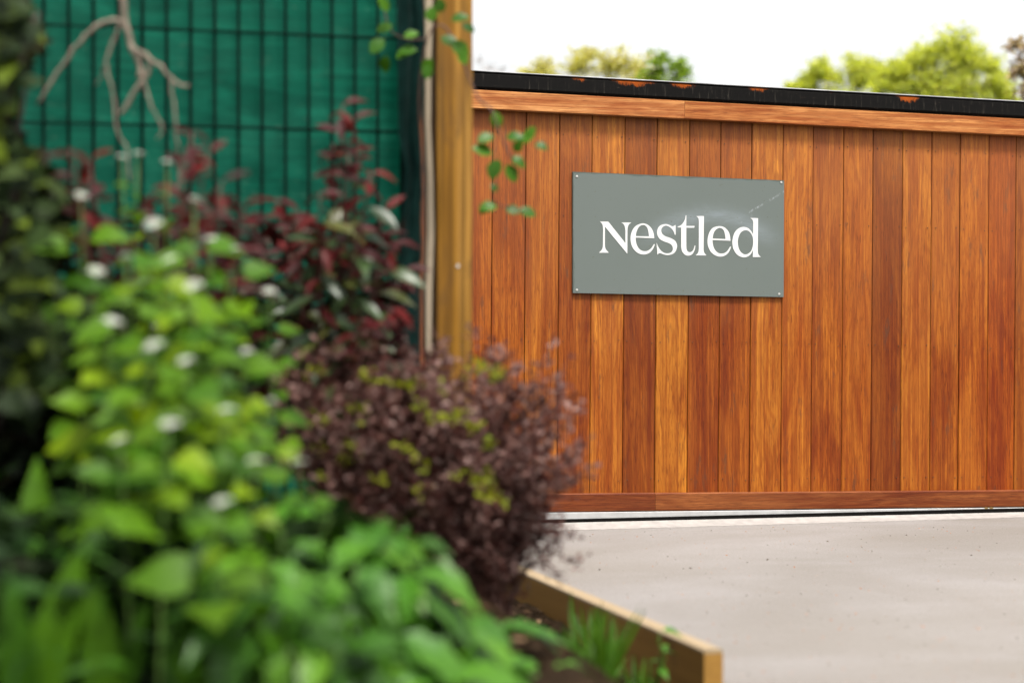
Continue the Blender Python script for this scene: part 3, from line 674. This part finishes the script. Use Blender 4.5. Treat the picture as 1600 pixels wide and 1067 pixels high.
def stalk_plant(name, base, top, leaves, nleaf, s_lo, s_hi, label, cat, group, flower=False, start=0.2, droop=(-0.25, 0.35), pair=False, r0=0.0028, stemmat=None, face=0.35):
    base = Vector(base); top = Vector(top)
    t_ = thing(name, base, label, cat, group)
    midp = (base + top) / 2 + Vector((random.uniform(-0.03, 0.03), random.uniform(-0.03, 0.03), 0)); midp.z += 0.02
    pts = bez(base, midp, top, 8)
    g = MB(); g.tube([p - base for p in pts], [r0 * (1 - 0.6 * k / 8) for k in range(9)], 5)
    g.obj('stem', stemmat or M_STEM, t_, True)
    a0 = random.uniform(0, 6.28)
    for k in range(nleaf):
        f_ = start + (1 - start) * (k / max(1, nleaf - 1)) * (0.86 if flower else 0.97)
        i = min(7, int(f_ * 8)); p = pts[i].lerp(pts[i + 1], f_ * 8 - i)
        a = a0 + (k // 2 * math.pi / 2 + (k % 2) * math.pi if pair else k * 2.4) + random.uniform(-0.3, 0.3)
        d = Vector((math.cos(a), math.sin(a), random.uniform(*droop)))
        sz = (s_lo + (s_hi - s_lo) * f_) * random.uniform(0.6, 1.4)
        me = random.choice(leaves)
        pet = -min(v.co.y for v in me.vertices)
        up = Vector((random.uniform(-0.25, 0.25), -face + random.uniform(-0.2, 0.2), 1))
        o = put_leaf(t_, me, p + d.normalized() * sz * pet * 0.97, d, up, sz)
    if flower:
        o = link('flower_head', FLM, t_); o.location = top - base - Vector((0, 0, 0.002)); o.rotation_euler = (random.uniform(-0.1, 0.6), random.uniform(-0.3, 0.3), random.uniform(-0.3, 0.3)); s_ = random.uniform(0.7, 1.0); o.scale = (s_, s_, s_)
    return t_

# ---- garlic mustard clump with white flower heads
heads = [(190, 243, 3.15), (216, 240, 3.2), (261, 251, 3.1), (127, 302, 3.05), (240, 347, 2.85), (303, 310, 3.0), (369, 388, 3.0), (267, 405, 2.75), (303, 443, 2.7),
         (421, 452, 3.1), (240, 537, 2.6), (384, 546, 2.85), (424, 625, 2.75), (188, 686, 2.5), (467, 721, 2.7), (347, 783, 2.35), (330, 372, 2.95), (200, 400, 2.75), (355, 640, 2.55), (175, 500, 2.7), (290, 560, 2.6), (400, 720, 2.5), (150, 420, 2.9), (330, 480, 2.8), (265, 660, 2.45)]
for px, py, d in heads:
    tp = P(px, py + 4, d); bs = on_soil(px + random.uniform(-25, 25), d + random.uniform(-0.03, 0.08))
    thin = py < 260; ks = 0.62 if px > 380 else 1.0
    lab = 'slender garlic mustard whose white flower head stands against the green netting' if thin else 'tall garlic mustard plant with broad bright green leaves and a white flower head'
    stalk_plant('garlic_mustard', bs, tp, MUST, 9 if thin else (15 if py < 600 else 9), 0.082 * ks, (0.040 if not thin else 0.026) * ks, lab, 'wildflower', 'garlic mustard plants in the planting bed', True, 0.52 if py < 600 else 0.62, (-0.35, 0.3), face=0.8)

# ---- big soft leaved plant in front of the barberry
nspots = [(800, 1035, 2.95), (845, 1062, 2.9), (780, 985, 3.0), (720, 965, 2.8), (490, 850, 2.55), (580, 840, 2.6), (640, 890, 2.6), (400, 930, 2.35), (420, 860, 2.5), (440, 830, 2.5), (520, 795, 2.6), (600, 805, 2.65), (640, 840, 2.65), (470, 900, 2.4), (560, 880, 2.45), (680, 930, 2.65), (620, 960, 2.5), (740, 1000, 2.65), (530, 1000, 2.35), (680, 1040, 2.5), (450, 1010, 2.3), (590, 1060, 2.35), (760, 1055, 2.55)]
for px, py, d in nspots:
    tp = P(px, py, d); bs = on_soil(px - 40 + random.uniform(-30, 30), d + 0.03)
    stalk_plant('dead_nettle', bs, tp, NETT, 9, 0.115, 0.075, 'low leafy dead nettle with large pointed pale green leaves below the barberry', 'weed', 'dead nettles at the front of the bed', False, 0.72, (-0.8, 0.2), True, 0.003, face=0.3)

# ---- docks
for px, d, tips in ((75, 2.7, [(45, 705), (150, 800)]), (50, 2.4, [(108, 835), (5, 930)]), (165, 2.45, [(150, 885), (215, 930)]), (290, 2.5, [(345, 815), (265, 880)]), (180, 2.8, [(215, 720), (150, 740)])):
    bs = on_soil(px, d); t_ = thing('dock_plant', bs, 'dock plant with long upright lance shaped green leaves low in the bed', 'weed', 'dock plants in the bed')
    g = MB(); g.tube([(0, 0, -0.02), (0, 0, 0.03)], [0.008, 0.004], 6); g.obj('crown_root', M_STEM, t_)
    for tx, ty in tips:
        tp = P(tx, ty, d + random.uniform(-0.08, 0.08)); v = tp - bs; L_ = v.length
        me = random.choice(DOCK); ld = v.normalized()
        put_leaf(t_, me, bs + ld * L_ * 0.106, ld, Vector((random.uniform(-0.4, 0.4), -1, 0.5)), L_ * 0.89)

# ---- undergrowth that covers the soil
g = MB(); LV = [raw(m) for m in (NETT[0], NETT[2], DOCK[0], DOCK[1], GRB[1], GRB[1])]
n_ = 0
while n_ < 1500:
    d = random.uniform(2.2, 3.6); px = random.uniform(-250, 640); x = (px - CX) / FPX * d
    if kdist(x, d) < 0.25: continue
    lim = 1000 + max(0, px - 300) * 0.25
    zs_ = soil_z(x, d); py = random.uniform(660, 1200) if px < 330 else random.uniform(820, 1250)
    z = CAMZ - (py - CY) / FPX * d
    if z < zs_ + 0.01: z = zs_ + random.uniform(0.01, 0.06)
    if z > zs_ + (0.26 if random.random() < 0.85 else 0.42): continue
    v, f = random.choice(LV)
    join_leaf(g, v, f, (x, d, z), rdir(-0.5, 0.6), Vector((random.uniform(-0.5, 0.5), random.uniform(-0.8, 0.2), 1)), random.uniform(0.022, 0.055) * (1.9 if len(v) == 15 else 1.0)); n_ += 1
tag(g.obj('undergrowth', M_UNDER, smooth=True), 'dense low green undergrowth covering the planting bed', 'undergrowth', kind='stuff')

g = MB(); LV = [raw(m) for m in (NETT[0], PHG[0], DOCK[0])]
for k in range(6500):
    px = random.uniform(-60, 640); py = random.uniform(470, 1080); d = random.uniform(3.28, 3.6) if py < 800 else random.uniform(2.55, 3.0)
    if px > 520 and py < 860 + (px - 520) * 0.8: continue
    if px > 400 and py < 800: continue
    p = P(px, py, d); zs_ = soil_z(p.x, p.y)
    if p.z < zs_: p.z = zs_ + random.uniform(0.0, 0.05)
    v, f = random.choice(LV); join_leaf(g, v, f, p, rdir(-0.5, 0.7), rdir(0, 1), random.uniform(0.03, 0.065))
M_THICK = leafmat('shade_thicket_leaf', [(0.003, 0.009, 0.002), (0.006, 0.016, 0.003), (0.004, 0.010, 0.002), (0.012, 0.030, 0.003), (0.005, 0.005, 0.003)], 0.6, 0.12, island=True)  # near-black leaves, painting the deep shade in gaps between plants
tag(g.obj('shade_thicket', M_THICK, smooth=True), 'dark leafy thicket standing for the deep shade in gaps behind the garlic mustard', 'shade_thicket', kind='stuff')

# ---- ivy clad shrub at the far left
bs = on_soil(-60, 3.2); t_ = thing('ivy_shrub', bs, 'dark ivy clad shrub with grey green leaves in front of the fence', 'shrub')
g = MB()
tips_ = [(60, 20), (-20, -80), (40, 140), (40, 250), (120, 330), (20, 400), (90, 470), (-60, 150), (-120, 320), (-90, 520), (60, 560)]
for tx, ty in tips_:
    e = P(tx, ty, 3.2 + random.uniform(-0.15, 0.2)); g.tube([p - bs for p in bez(bs, Vector((bs.x + random.uniform(-0.1, 0.05), bs.y, (bs.z + e.z) / 2 + 0.1)), e, 8)], [0.012 - 0.001 * k for k in range(9)], 5)
g.obj('stems', M_DARKBARK, t_, True)
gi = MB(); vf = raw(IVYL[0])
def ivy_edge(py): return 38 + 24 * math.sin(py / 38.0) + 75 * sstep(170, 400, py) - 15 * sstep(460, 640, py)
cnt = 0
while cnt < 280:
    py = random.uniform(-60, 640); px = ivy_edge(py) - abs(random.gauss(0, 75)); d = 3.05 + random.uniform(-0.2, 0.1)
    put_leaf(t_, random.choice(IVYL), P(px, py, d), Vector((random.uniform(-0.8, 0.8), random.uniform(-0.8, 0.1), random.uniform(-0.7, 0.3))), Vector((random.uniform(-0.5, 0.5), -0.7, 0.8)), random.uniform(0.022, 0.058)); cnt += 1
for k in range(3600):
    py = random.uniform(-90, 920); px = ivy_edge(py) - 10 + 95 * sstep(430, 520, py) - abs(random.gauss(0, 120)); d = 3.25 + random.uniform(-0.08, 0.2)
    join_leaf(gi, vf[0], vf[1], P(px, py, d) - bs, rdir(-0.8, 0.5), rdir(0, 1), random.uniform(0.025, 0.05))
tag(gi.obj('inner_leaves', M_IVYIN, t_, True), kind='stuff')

# ---- bare dead branch arching over the fence
DB = 3.55
rt = on_soil(-330, DB); t_ = thing('dead_branch', rt, 'bare grey brown dead branch with forked twigs hanging in front of the green netting', 'branch')
def px_path(pp, d=DB): return [P(x, y, d + 0.0) for x, y in pp]
def smooth_path(pts, n=4):
    out = []
    for i in range(len(pts) - 1):
        p0 = pts[max(0, i - 1)]; p1 = pts[i]; p2 = pts[i + 1]; p3 = pts[min(len(pts) - 1, i + 2)]
        for k in range(n):
            u = k / n; out.append(0.5 * (2 * p1 + (p2 - p0) * u + (2 * p0 - 5 * p1 + 4 * p2 - p3) * u * u + (3 * p1 - p0 - 3 * p2 + p3) * u ** 3))
    out.append(pts[-1]); return out
def limb(nm, pp, r0, r1, par, jit=0.002, first=None):
    pts = smooth_path(([first] if first else []) + px_path(pp)); n = len(pts)
    pts = [p + Vector((random.uniform(-jit, jit), random.uniform(-jit, jit), random.uniform(-jit, jit))) for p in pts]
    g = MB(); g.tube([p - par.location for p in pts], [0.82 * (r0 + (r1 - r0) * k / (n - 1)) for k in range(n)], 7); return g.obj(nm, M_BARK, par, True)
limb('stem', [(-260, 500), (-180, 100), (-40, -220), (110, -240), (180, -120), (190, -20)], 0.016, 0.0085, t_, 0.002, rt)
limb('branch', [(190, -24), (196, 40), (208, 78), (218, 100), (216, 122)], 0.0085, 0.005, t_)
limb('branch', [(208, 76), (234, 94), (228, 118), (208, 148), (187, 180)], 0.0065, 0.0045, t_)
limb('branch', [(195, 34), (160, 36), (125, 66), (90, 115), (58, 166)], 0.0065, 0.003, t_)
limb('branch', [(226, 84), (250, 105), (270, 126), (294, 136)], 0.005, 0.0035, t_)
limb('twig', [(190, 30), (176, 66), (166, 105), (178, 150), (182, 205), (200, 236), (201, 290)], 0.004, 0.002, t_)
limb('twig', [(166, 98), (158, 120), (150, 134)], 0.003, 0.0018, t_)
limb('twig', [(222, 110), (230, 150), (245, 182), (254, 200), (246, 218)], 0.0032, 0.002, t_)
limb('twig', [(268, 126), (271, 170), (276, 215), (282, 262), (277, 300)], 0.0032, 0.002, t_)

# ---- photinia shrubs against the fence
def photinia(base, tips, label, nper=11, inner=None):
    t_ = thing('photinia', base, label, 'shrub', None); g = MB(); nl = 0
    for (tx, ty, d, green) in tips:
        e = P(tx, ty, d); m_ = Vector(((base.x + e.x) / 2 + random.uniform(-0.04, 0.04), (base.y + d) / 2, base.z + (e.z - base.z) * 0.65))
        pts = bez(base, m_, e, 10); g.tube([p - base for p in pts], [0.006 - 0.00045 * k for k in range(11)], 5)
        for k in range(nper):
            f_ = 1 - (k / nper) ** 1.3 * 0.55; i = min(9, int(f_ * 10)); p = pts[i].lerp(pts[i + 1], f_ * 10 - i) if i < 10 else pts[10]
            a = k * 2.4 + random.uniform(-0.4, 0.4); young = k < nper * (0.62 if not green else 0.25)
            dd = Vector((math.cos(a), math.sin(a) * 0.8, random.uniform(-0.6, 0.9) if young else random.uniform(-0.9, 0.2)))
            sz = random.uniform(0.032, 0.056) if young else random.uniform(0.05, 0.08)
            put_leaf(t_, random.choice(PHR if young else PHG), p + dd.normalized() * sz * 0.1, dd, Vector((random.uniform(-0.5, 0.5), -0.6, 0.7)), sz)
    g.obj('stems', M_REDSTEM, t_, True)
    if inner:                                        # small inner leaves, shade inside the shrub put into their colour
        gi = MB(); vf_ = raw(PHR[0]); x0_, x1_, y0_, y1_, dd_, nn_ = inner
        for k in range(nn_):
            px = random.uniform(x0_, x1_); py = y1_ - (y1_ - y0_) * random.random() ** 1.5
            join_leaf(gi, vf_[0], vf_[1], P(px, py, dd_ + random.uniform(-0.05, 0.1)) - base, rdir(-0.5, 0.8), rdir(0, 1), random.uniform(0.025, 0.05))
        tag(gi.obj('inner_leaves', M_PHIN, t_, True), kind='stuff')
    return t_
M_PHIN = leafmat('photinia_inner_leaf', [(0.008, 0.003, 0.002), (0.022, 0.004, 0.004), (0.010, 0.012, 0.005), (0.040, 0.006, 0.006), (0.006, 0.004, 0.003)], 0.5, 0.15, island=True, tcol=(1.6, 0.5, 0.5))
tl = []
for tx, ty in ((535, 165), (552, 190), (520, 225), (545, 240), (500, 300), (580, 270), (600, 330), (615, 380), (460, 330), (430, 310), (560, 350), (510, 370), (450, 390), (410, 400), (590, 430), (540, 430), (480, 450), (425, 470), (610, 480), (560, 500), (500, 510), (450, 530), (400, 520), (630, 420)):
    tl.append((tx, ty, 3.75 + random.uniform(-0.12, 0.15), random.random() < 0.35))
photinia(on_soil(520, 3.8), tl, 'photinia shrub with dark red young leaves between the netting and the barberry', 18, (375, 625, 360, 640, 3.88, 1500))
tl = []
for tx, ty in ((300, 205), (325, 240), (285, 250), (345, 285), (110, 235), (140, 250), (125, 290), (260, 300), (330, 330), (380, 320), (150, 340), (360, 400)):
    tl.append((tx, ty, 3.2 + random.uniform(-0.12, 0.12), random.random() < 0.2))
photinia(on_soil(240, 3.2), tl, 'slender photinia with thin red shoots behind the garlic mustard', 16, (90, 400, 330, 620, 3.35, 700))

# ---- purple barberry
bs = on_soil(715, 3.85); t_ = thing('purple_barberry', bs, 'rounded purple leaved barberry bush at the foot of the timber post', 'bush')
leafb = leaf_mesh('barberry_leaf', M_BERB, [(0, 0.05), (0.35, 0.20), (0.7, 0.30), (0.92, 0.18), (1.0, 0.02)], 0.2, 0.15); LB = raw(leafb)
gs = MB(); gl = MB(); gy = MB()
lobes = [(700, 700, 0.235, 0.20), (800, 680, 0.165, 0.165), (570, 690, 0.19, 0.17), (740, 600, 0.11, 0.09), (720, 800, 0.17, 0.13), (785, 835, 0.10, 0.09), (640, 800, 0.14, 0.10), (820, 770, 0.10, 0.12), (640, 620, 0.10, 0.08), (475, 660, 0.12, 0.13), (530, 590, 0.11, 0.09)]
for k in range(430):
    lx, ly, rx, rz_ = random.choices(lobes, [6, 4, 5, 2, 3.5, 2, 2.5, 2, 1.5, 3, 3])[0]
    q = rdir(-0.6, 1); f_ = random.uniform(0.75, 1.12)
    c = P(lx, ly, 3.85 if lx > 600 else 3.68); e = c + Vector((q.x * rx * f_, q.y * min(rx, 0.2) * f_, q.z * rz_ * f_))
    s0 = bs + Vector((random.uniform(-0.12, 0.10), random.uniform(-0.08, 0.08), 0)); s0.z = soil_z(s0.x, s0.y) - 0.004
    m_ = s0.lerp(e, 0.5) + Vector((0, 0, 0.07))
    pts = bez(s0, m_, e, 10); gs.tube([p - bs for p in pts], [0.0032 - 0.00026 * i for i in range(11)], 4)
    for j in range(66):
        u = random.uniform(0.22, 1.02); i = min(9, int(u * 10)); p = pts[i].lerp(pts[i + 1], min(1.0, u * 10 - i))
        p = p + Vector((random.gauss(0, 0.010), random.gauss(0, 0.010), random.gauss(0, 0.008)))
        dd = (rdir(-0.3, 0.9) + (e - s0).normalized() * 0.5)
        tgt = gy if random.random() < 0.0 else gl
        join_leaf(tgt, LB[0], LB[1], p - bs, dd, rdir(0.1, 1), random.uniform(0.010, 0.019))
for k in range(34):                                  # yellow-green shoots poking through
    px = random.uniform(470, 800); py = random.uniform(570, 790); d = 3.50 + random.uniform(0, 0.12)
    c = P(px, py, d)
    for j in range(9):
        join_leaf(gy, LB[0], LB[1], c + Vector((random.gauss(0, 0.007), random.gauss(0, 0.007), random.gauss(0, 0.007))) - bs, rdir(-0.2, 1), rdir(0.2, 1), random.uniform(0.011, 0.018))
# thin sprays leaning out over the drive
for tx, ty in ((905, 640), (925, 690), (880, 600), (905, 880), (880, 905), (850, 860), (820, 880), (895, 830), (860, 540), (800, 545), (735, 515), (690, 520), (930, 740)):
    e = P(tx, ty, 3.82); s0 = bs; m_ = s0.lerp(e, 0.55) + Vector((0, 0, 0.06 if ty < 800 else 0.10)); pts = bez(s0, m_, e, 10)
    gs.tube([p - bs for p in pts], [0.0028 - 0.00022 * i for i in range(11)], 4)
    for j in range(40):
        u = random.uniform(0.6, 1.0); i = min(9, int(u * 10)); p = pts[i].lerp(pts[i + 1], min(1, u * 10 - i)) + Vector((random.gauss(0, 0.009), random.gauss(0, 0.009), random.gauss(0, 0.009)))
        join_leaf(gl, LB[0], LB[1], p - bs, rdir(-0.2, 1), rdir(0.1, 1), random.uniform(0.010, 0.017))
gs.obj('stems', M_REDSTEM, t_, True)
tag(gl.obj('purple_leaves', M_BERB, t_, True), kind='stuff')
tag(gy.obj('yellow_green_leaves', M_BERBY, t_, True), kind='stuff')

# ---- climber on the post
bs = P(668, 820, 4.22); bs.z = soil_z(bs.x, bs.y); t_ = thing('climbing_rose', bs, 'thin climber with small green leaves trailing over the top of the timber post', 'climber')
def cstem(pp, d, r=0.0022, first=None):
    pts = smooth_path(([first] if first else []) + [P(x, y, dd) for (x, y), dd in zip(pp, d)]); g = MB(); g.tube([p - bs for p in pts], r, 5); g.obj('stem', M_REDSTEM, t_, True)
cstem([(657, 600), (661, 300), (655, 150), (668, 60), (690, 40), (712, 70), (745, 150), (768, 172), (783, 215), (800, 250)], [4.22, 4.22, 4.22, 4.21, 4.21, 4.2, 4.18, 4.16, 4.15, 4.15], 0.0022, bs)
cstem([(668, 60), (640, 62), (612, 50), (600, 15)], [4.21, 4.21, 4.2, 4.2], 0.0017)
cstem([(775, 190), (772, 250), (770, 310), (800, 326), (825, 330)], [4.16, 4.16, 4.15, 4.15, 4.15], 0.0012)
for px, py, ang, s_ in ((606, 18, 120, .034), (612, 40, 200, .034), (598, 62, 230, .04), (603, 88, 260, .034), (632, 58, 20, .03), (672, 34, 80, .034), (690, 20, 100, .03), (706, 32, 20, .036), (722, 40, -20, .03), (690, 58, -30, .042), (708, 66, -40, .042), (718, 82, -60, .03), (672, 92, 250, .036), (650, 78, 180, .034), (640, 80, 200, .03), (668, 102, 270, .03),
                         (777, 200, 95, .034), (770, 212, 200, .036), (792, 215, 10, .034), (812, 222, 30, .034), (824, 216, 60, .028), (836, 226, -10, .028), (768, 240, 160, .042), (778, 250, 250, .044), (792, 258, -60, .040), (800, 246, -30, .034), (806, 238, 70, .028), (776, 322, 180, .036), (766, 318, 220, .03), (790, 326, -10, .032), (812, 328, -15, .036), (775, 300, 110, .02)):
    a = R(ang); put_leaf(t_, random.choice(CLL), P(px, py, 4.15 + random.uniform(-0.01, 0.03)), Vector((math.cos(a), random.uniform(-0.5, 0.1), math.sin(a))), Vector((random.uniform(-0.3, 0.3), -0.8, 0.6)), s_)

# ---- grass tufts and seedlings by the edging
def tuft(px, py_top, d, n, label, spread=45):
    bs = on_soil(px, d); t_ = thing('grass_tuft', bs, label, 'grass')
    for k in range(n):
        tp = P(px + random.gauss(0, spread), py_top + abs(random.gauss(0, 45)), d + random.uniform(-0.05, 0.05)); b0 = bs + Vector((random.uniform(-0.03, 0.03), random.uniform(-0.03, 0.03), 0)); v = tp - b0
        put_leaf(t_, random.choice(GRB), b0, v, Vector((random.uniform(-0.6, 0.6), -1, 0.3)), v.length, 'blade')
tuft(925, 935, 4.05, 30, 'green grass tuft growing against the inside of the timber edging', 22)
tuft(880, 985, 3.75, 26, 'short grass tuft on the dark soil beside the dead nettles', 30)
tuft(935, 950, 3.6, 34, 'bright grass tuft standing in front of the timber edging board', 26)
tuft(870, 1020, 3.2, 24, 'low grass tuft beside the bark chips', 34)
tuft(1000, 1010, 3.85, 20, 'small grass tuft near the end of the timber edging', 28)
for px, py, d in ((1030, 985, 3.85), (848, 985, 3.75), (958, 1005, 3.8), (790, 1000, 3.5), (905, 1020, 3.6), (830, 1035, 3.4), (760, 1030, 3.3)):
    bs = on_soil(px - 15, d); tp = P(px, py, d)
    stalk_plant('seedling', bs, tp, NETT, 7, 0.022, 0.026, 'small green seedling sprouting from the soil by the edging', 'seedling', 'seedlings by the edging', False, 0.55, (-0.1, 0.5), True, 0.0014)

# ---- bark chips on the soil
M_CHIP = plain('bark_chip', (0.13, 0.078, 0.04), 0.8, var=0.4, scale=50)
for k, (px, py) in enumerate(((752, 925), (764, 958), (788, 972), (806, 972), (842, 972), (778, 996), (716, 940), (730, 968), (820, 945), (700, 985), (860, 1005), (812, 1000))):
    d = 3.3
    for it in range(12):
        x = (px - CX) / FPX * d; d = (CAMZ - soil_z(x, d)) * FPX / (py - CY); d = max(2.0, min(5.0, d))
    x = (px - CX) / FPX * d; g = MB(); a, b, c = random.uniform(0.008, 0.014), random.uniform(0.005, 0.008), 0.0035
    g.hexa([(-a, -b * 0.7, 0), (a * 0.8, -b, 0), (a, b * 0.6, 0), (-a * 0.7, b, 0)], [(-a * 0.8, -b * 0.5, c), (a * 0.7, -b * 0.8, c * 1.6), (a * 0.7, b * 0.4, c), (-a * 0.6, b * 0.7, c * 1.4)])
    o = g.obj('bark_chip', M_CHIP); o.location = (x, d, soil_z(x, d) + 0.001); o.rotation_euler = (random.uniform(-0.3, 0.3), random.uniform(-0.3, 0.3), random.uniform(0, 6))
    tag(o, 'small pale bark chip lying on the dark soil', 'bark chip', 'bark chips on the soil')

# ---- fallen leaf litter on the soil
g = MB(); vf_ = raw(PHG[0])
for k in range(420):
    y = random.uniform(3.0, 5.2); x = kx(y) - random.uniform(0.03, 0.75)
    join_leaf(g, vf_[0], vf_[1], (x, y, soil_z(x, y) + 0.008), rdir(-0.2, 0.2), Vector((random.uniform(-0.5, 0.5), random.uniform(-0.5, 0.5), 1)), random.uniform(0.015, 0.035))
M_LIT = leafmat('leaf_litter', [(0.012, 0.007, 0.004), (0.035, 0.018, 0.008), (0.020, 0.010, 0.006), (0.055, 0.030, 0.014), (0.010, 0.012, 0.004)], 0.8, 0.1, island=True, tcol=(1.2, 0.9, 0.6))
tag(g.obj('leaf_litter', M_LIT), 'brown fallen leaf litter on the soil beside the edging board', 'leaf litter', kind='stuff')

# ---- grit and leaf crumbs scattered on the concrete
M_GRIT = leafmat('drive_litter', [(0.05, 0.035, 0.025), (0.03, 0.02, 0.015), (0.18, 0.165, 0.145), (0.20, 0.055, 0.012), (0.12, 0.09, 0.06)], 0.8, 0.0, island=True)
g = MB()
for k in range(900):
    px = random.uniform(860, 1750); py = CY + 290 + 320 * random.random() ** 1.6; d = (CAMZ - GND) * FPX / (py - CY); x = (px - CX) / FPX * d
    if kdist(x, d) > -0.03 or d > 7.3 + (px - 884) * 0.0008: continue
    s_ = random.uniform(0.0014, 0.004) * (1.6 if random.random() < 0.08 else 1); a = random.uniform(0, 3)
    c_, n2_ = math.cos(a) * s_, math.sin(a) * s_
    g.add([(x - c_, d - n2_, GND), (x + n2_ * .6, d - c_ * .6, GND), (x + c_, d + n2_, GND), (x - n2_ * .6, d + c_ * .6, GND), (x, d, GND + s_ * 0.7)], [(0, 1, 4), (1, 2, 4), (2, 3, 4), (3, 0, 4)])
tag(g.obj('drive_litter', M_GRIT), 'scattered grit and leaf crumbs on the concrete drive', 'litter', kind='stuff')

# ---- trees beyond the gate
def tree(name, px, d, lobes, nleaf, mat, label, leaf=0.09, bark=None, trunk_r=0.14, dens=1.0):
    bs = Vector(((px - CX) / FPX * d, d, -0.22)); t_ = thing(name, bs, label, 'tree'); sc_ = d / FPX
    g = MB(); L_ = [(P(a, b, d), r * sc_) for a, b, r in lobes]
    zc = max(1.2, min(c.z for c, r in L_) * 0.5); hub = Vector((bs.x, d, zc))
    g.tube([(0, 0, -0.1), (0.03, 0, zc * 0.5), hub - bs], [trunk_r, trunk_r * 0.8, trunk_r * 0.6], 8)
    gl = MB()
    v, f = raw(leaf_mesh('tree_leaf', mat, [(0, 0.05), (0.4, 0.33), (1.0, 0.02)], 0.2, 0.2)); tot = sum(r * r for c, r in L_)
    for c, r in L_:
        g.tube([p - bs for p in bez(hub, hub.lerp(c, 0.5) + Vector((0, 0, 0.3)), c, 6)], [trunk_r * 0.5 * (1 - 0.13 * i) for i in range(7)], 5)
        nb = max(4, int(26 * r * r / tot * len(L_)))
        for k in range(nb):
            q = rdir(-0.6, 1); e = c + Vector((q.x * r, q.y * r, q.z * r * 0.95)) * random.uniform(0.55, 1.12)
            g.tube([p - bs for p in bez(c, c.lerp(e, 0.5) + Vector((0, 0, 0.05)), e, 4)], [min(0.03, trunk_r * 0.3) * (1 - 0.2 * i) for i in range(5)], 4)
            m_ = int(nleaf * r * r / tot / nb)
            for j in range(m_):
                u = random.random() ** 0.5; p = c.lerp(e, u) + Vector((random.gauss(0, 0.17 * r), random.gauss(0, 0.17 * r), random.gauss(0, 0.13 * r)))
                join_leaf(gl, v, f, p - bs, rdir(-0.6, 0.6), rdir(0, 1), leaf * random.uniform(0.6, 1.4))
    tk = g.obj('trunk', bark or M_BARK, t_, True)
    if nleaf: tag(gl.obj('crown', mat, t_, False), kind='stuff')
    return t_
M_TREE = leafmat('spring_leaf', [(0.2145, 0.2723, 0.05069), (0.3575, 0.3877, 0.07603), (0.2771, 0.33, 0.05914), (0.429, 0.429, 0.1267)], 0.7, 0.62, island=True)  # tree leaf colours raised pale, distant haze and glare painted in
M_TREEP = leafmat('pale_spring_leaf', [(0.299, 0.297, 0.084), (0.414, 0.374, 0.14), (0.253, 0.275, 0.07)], 0.5, 0.55, island=True)
M_TREED = leafmat('mid_green_leaf', [(0.117, 0.2016, 0.02688), (0.1872, 0.2736, 0.03072), (0.0936, 0.1728, 0.02304)], 0.5, 0.5, island=True)
M_TREER = leafmat('blossom_leaf', [(0.15, 0.09, 0.05), (0.30, 0.22, 0.20), (0.18, 0.15, 0.05), (0.42, 0.34, 0.34)], 0.5, 0.45, island=True)
tree('spring_tree', 1470, 44, [(1490, 82, 52), (1440, 98, 40), (1522, 104, 42), (1470, 145, 75), (1548, 136, 40), (1565, 155, 30), (1400, 120, 40), (1375, 140, 36), (1480, 200, 90), (1400, 230, 70), (1540, 210, 60)], 30000, M_TREE, 'large bright spring green tree behind the gate', 0.075)
tree('spring_tree', 1290, 46, [(1292, 118, 32), (1345, 120, 40), (1385, 122, 34), (1252, 130, 28), (1310, 180, 60), (1232, 140, 16)], 14000, M_TREE, 'lower spring green tree beside the tallest tree crown', 0.075)
tree('young_tree', 900, 40, [(850, 118, 34), (905, 108, 34), (955, 108, 38), (885, 160, 50), (1000, 115, 38), (920, 84, 22), (820, 125, 26)], 6000, M_TREEP, 'thin pale yellow green young tree above the black beam', 0.065, trunk_r=0.05)
tree('small_tree', 1045, 34, [(1032, 95, 20), (1058, 104, 20), (1020, 118, 24), (1066, 118, 18), (1050, 150, 40)], 3200, M_TREED, 'small mid green tree showing beside the pale young tree', 0.06, trunk_r=0.06)
tree('blossom_tree', 1640, 24, [(1640, 90, 50), (1600, 110, 28), (1625, 160, 50), (1680, 60, 60), (1590, 70, 20)], 3000, M_TREER, 'brownish pink blossom tree standing right of the green trees', 0.06, trunk_r=0.07)
tree('bare_tree', 765, 48, [(765, 108, 32), (750, 96, 26), (785, 112, 24)], 0, M_TREEP, 'faint leafless tree showing right beside the timber post', bark=plain('pale_twigs', (0.30, 0.27, 0.26), 0.9), trunk_r=0.02)
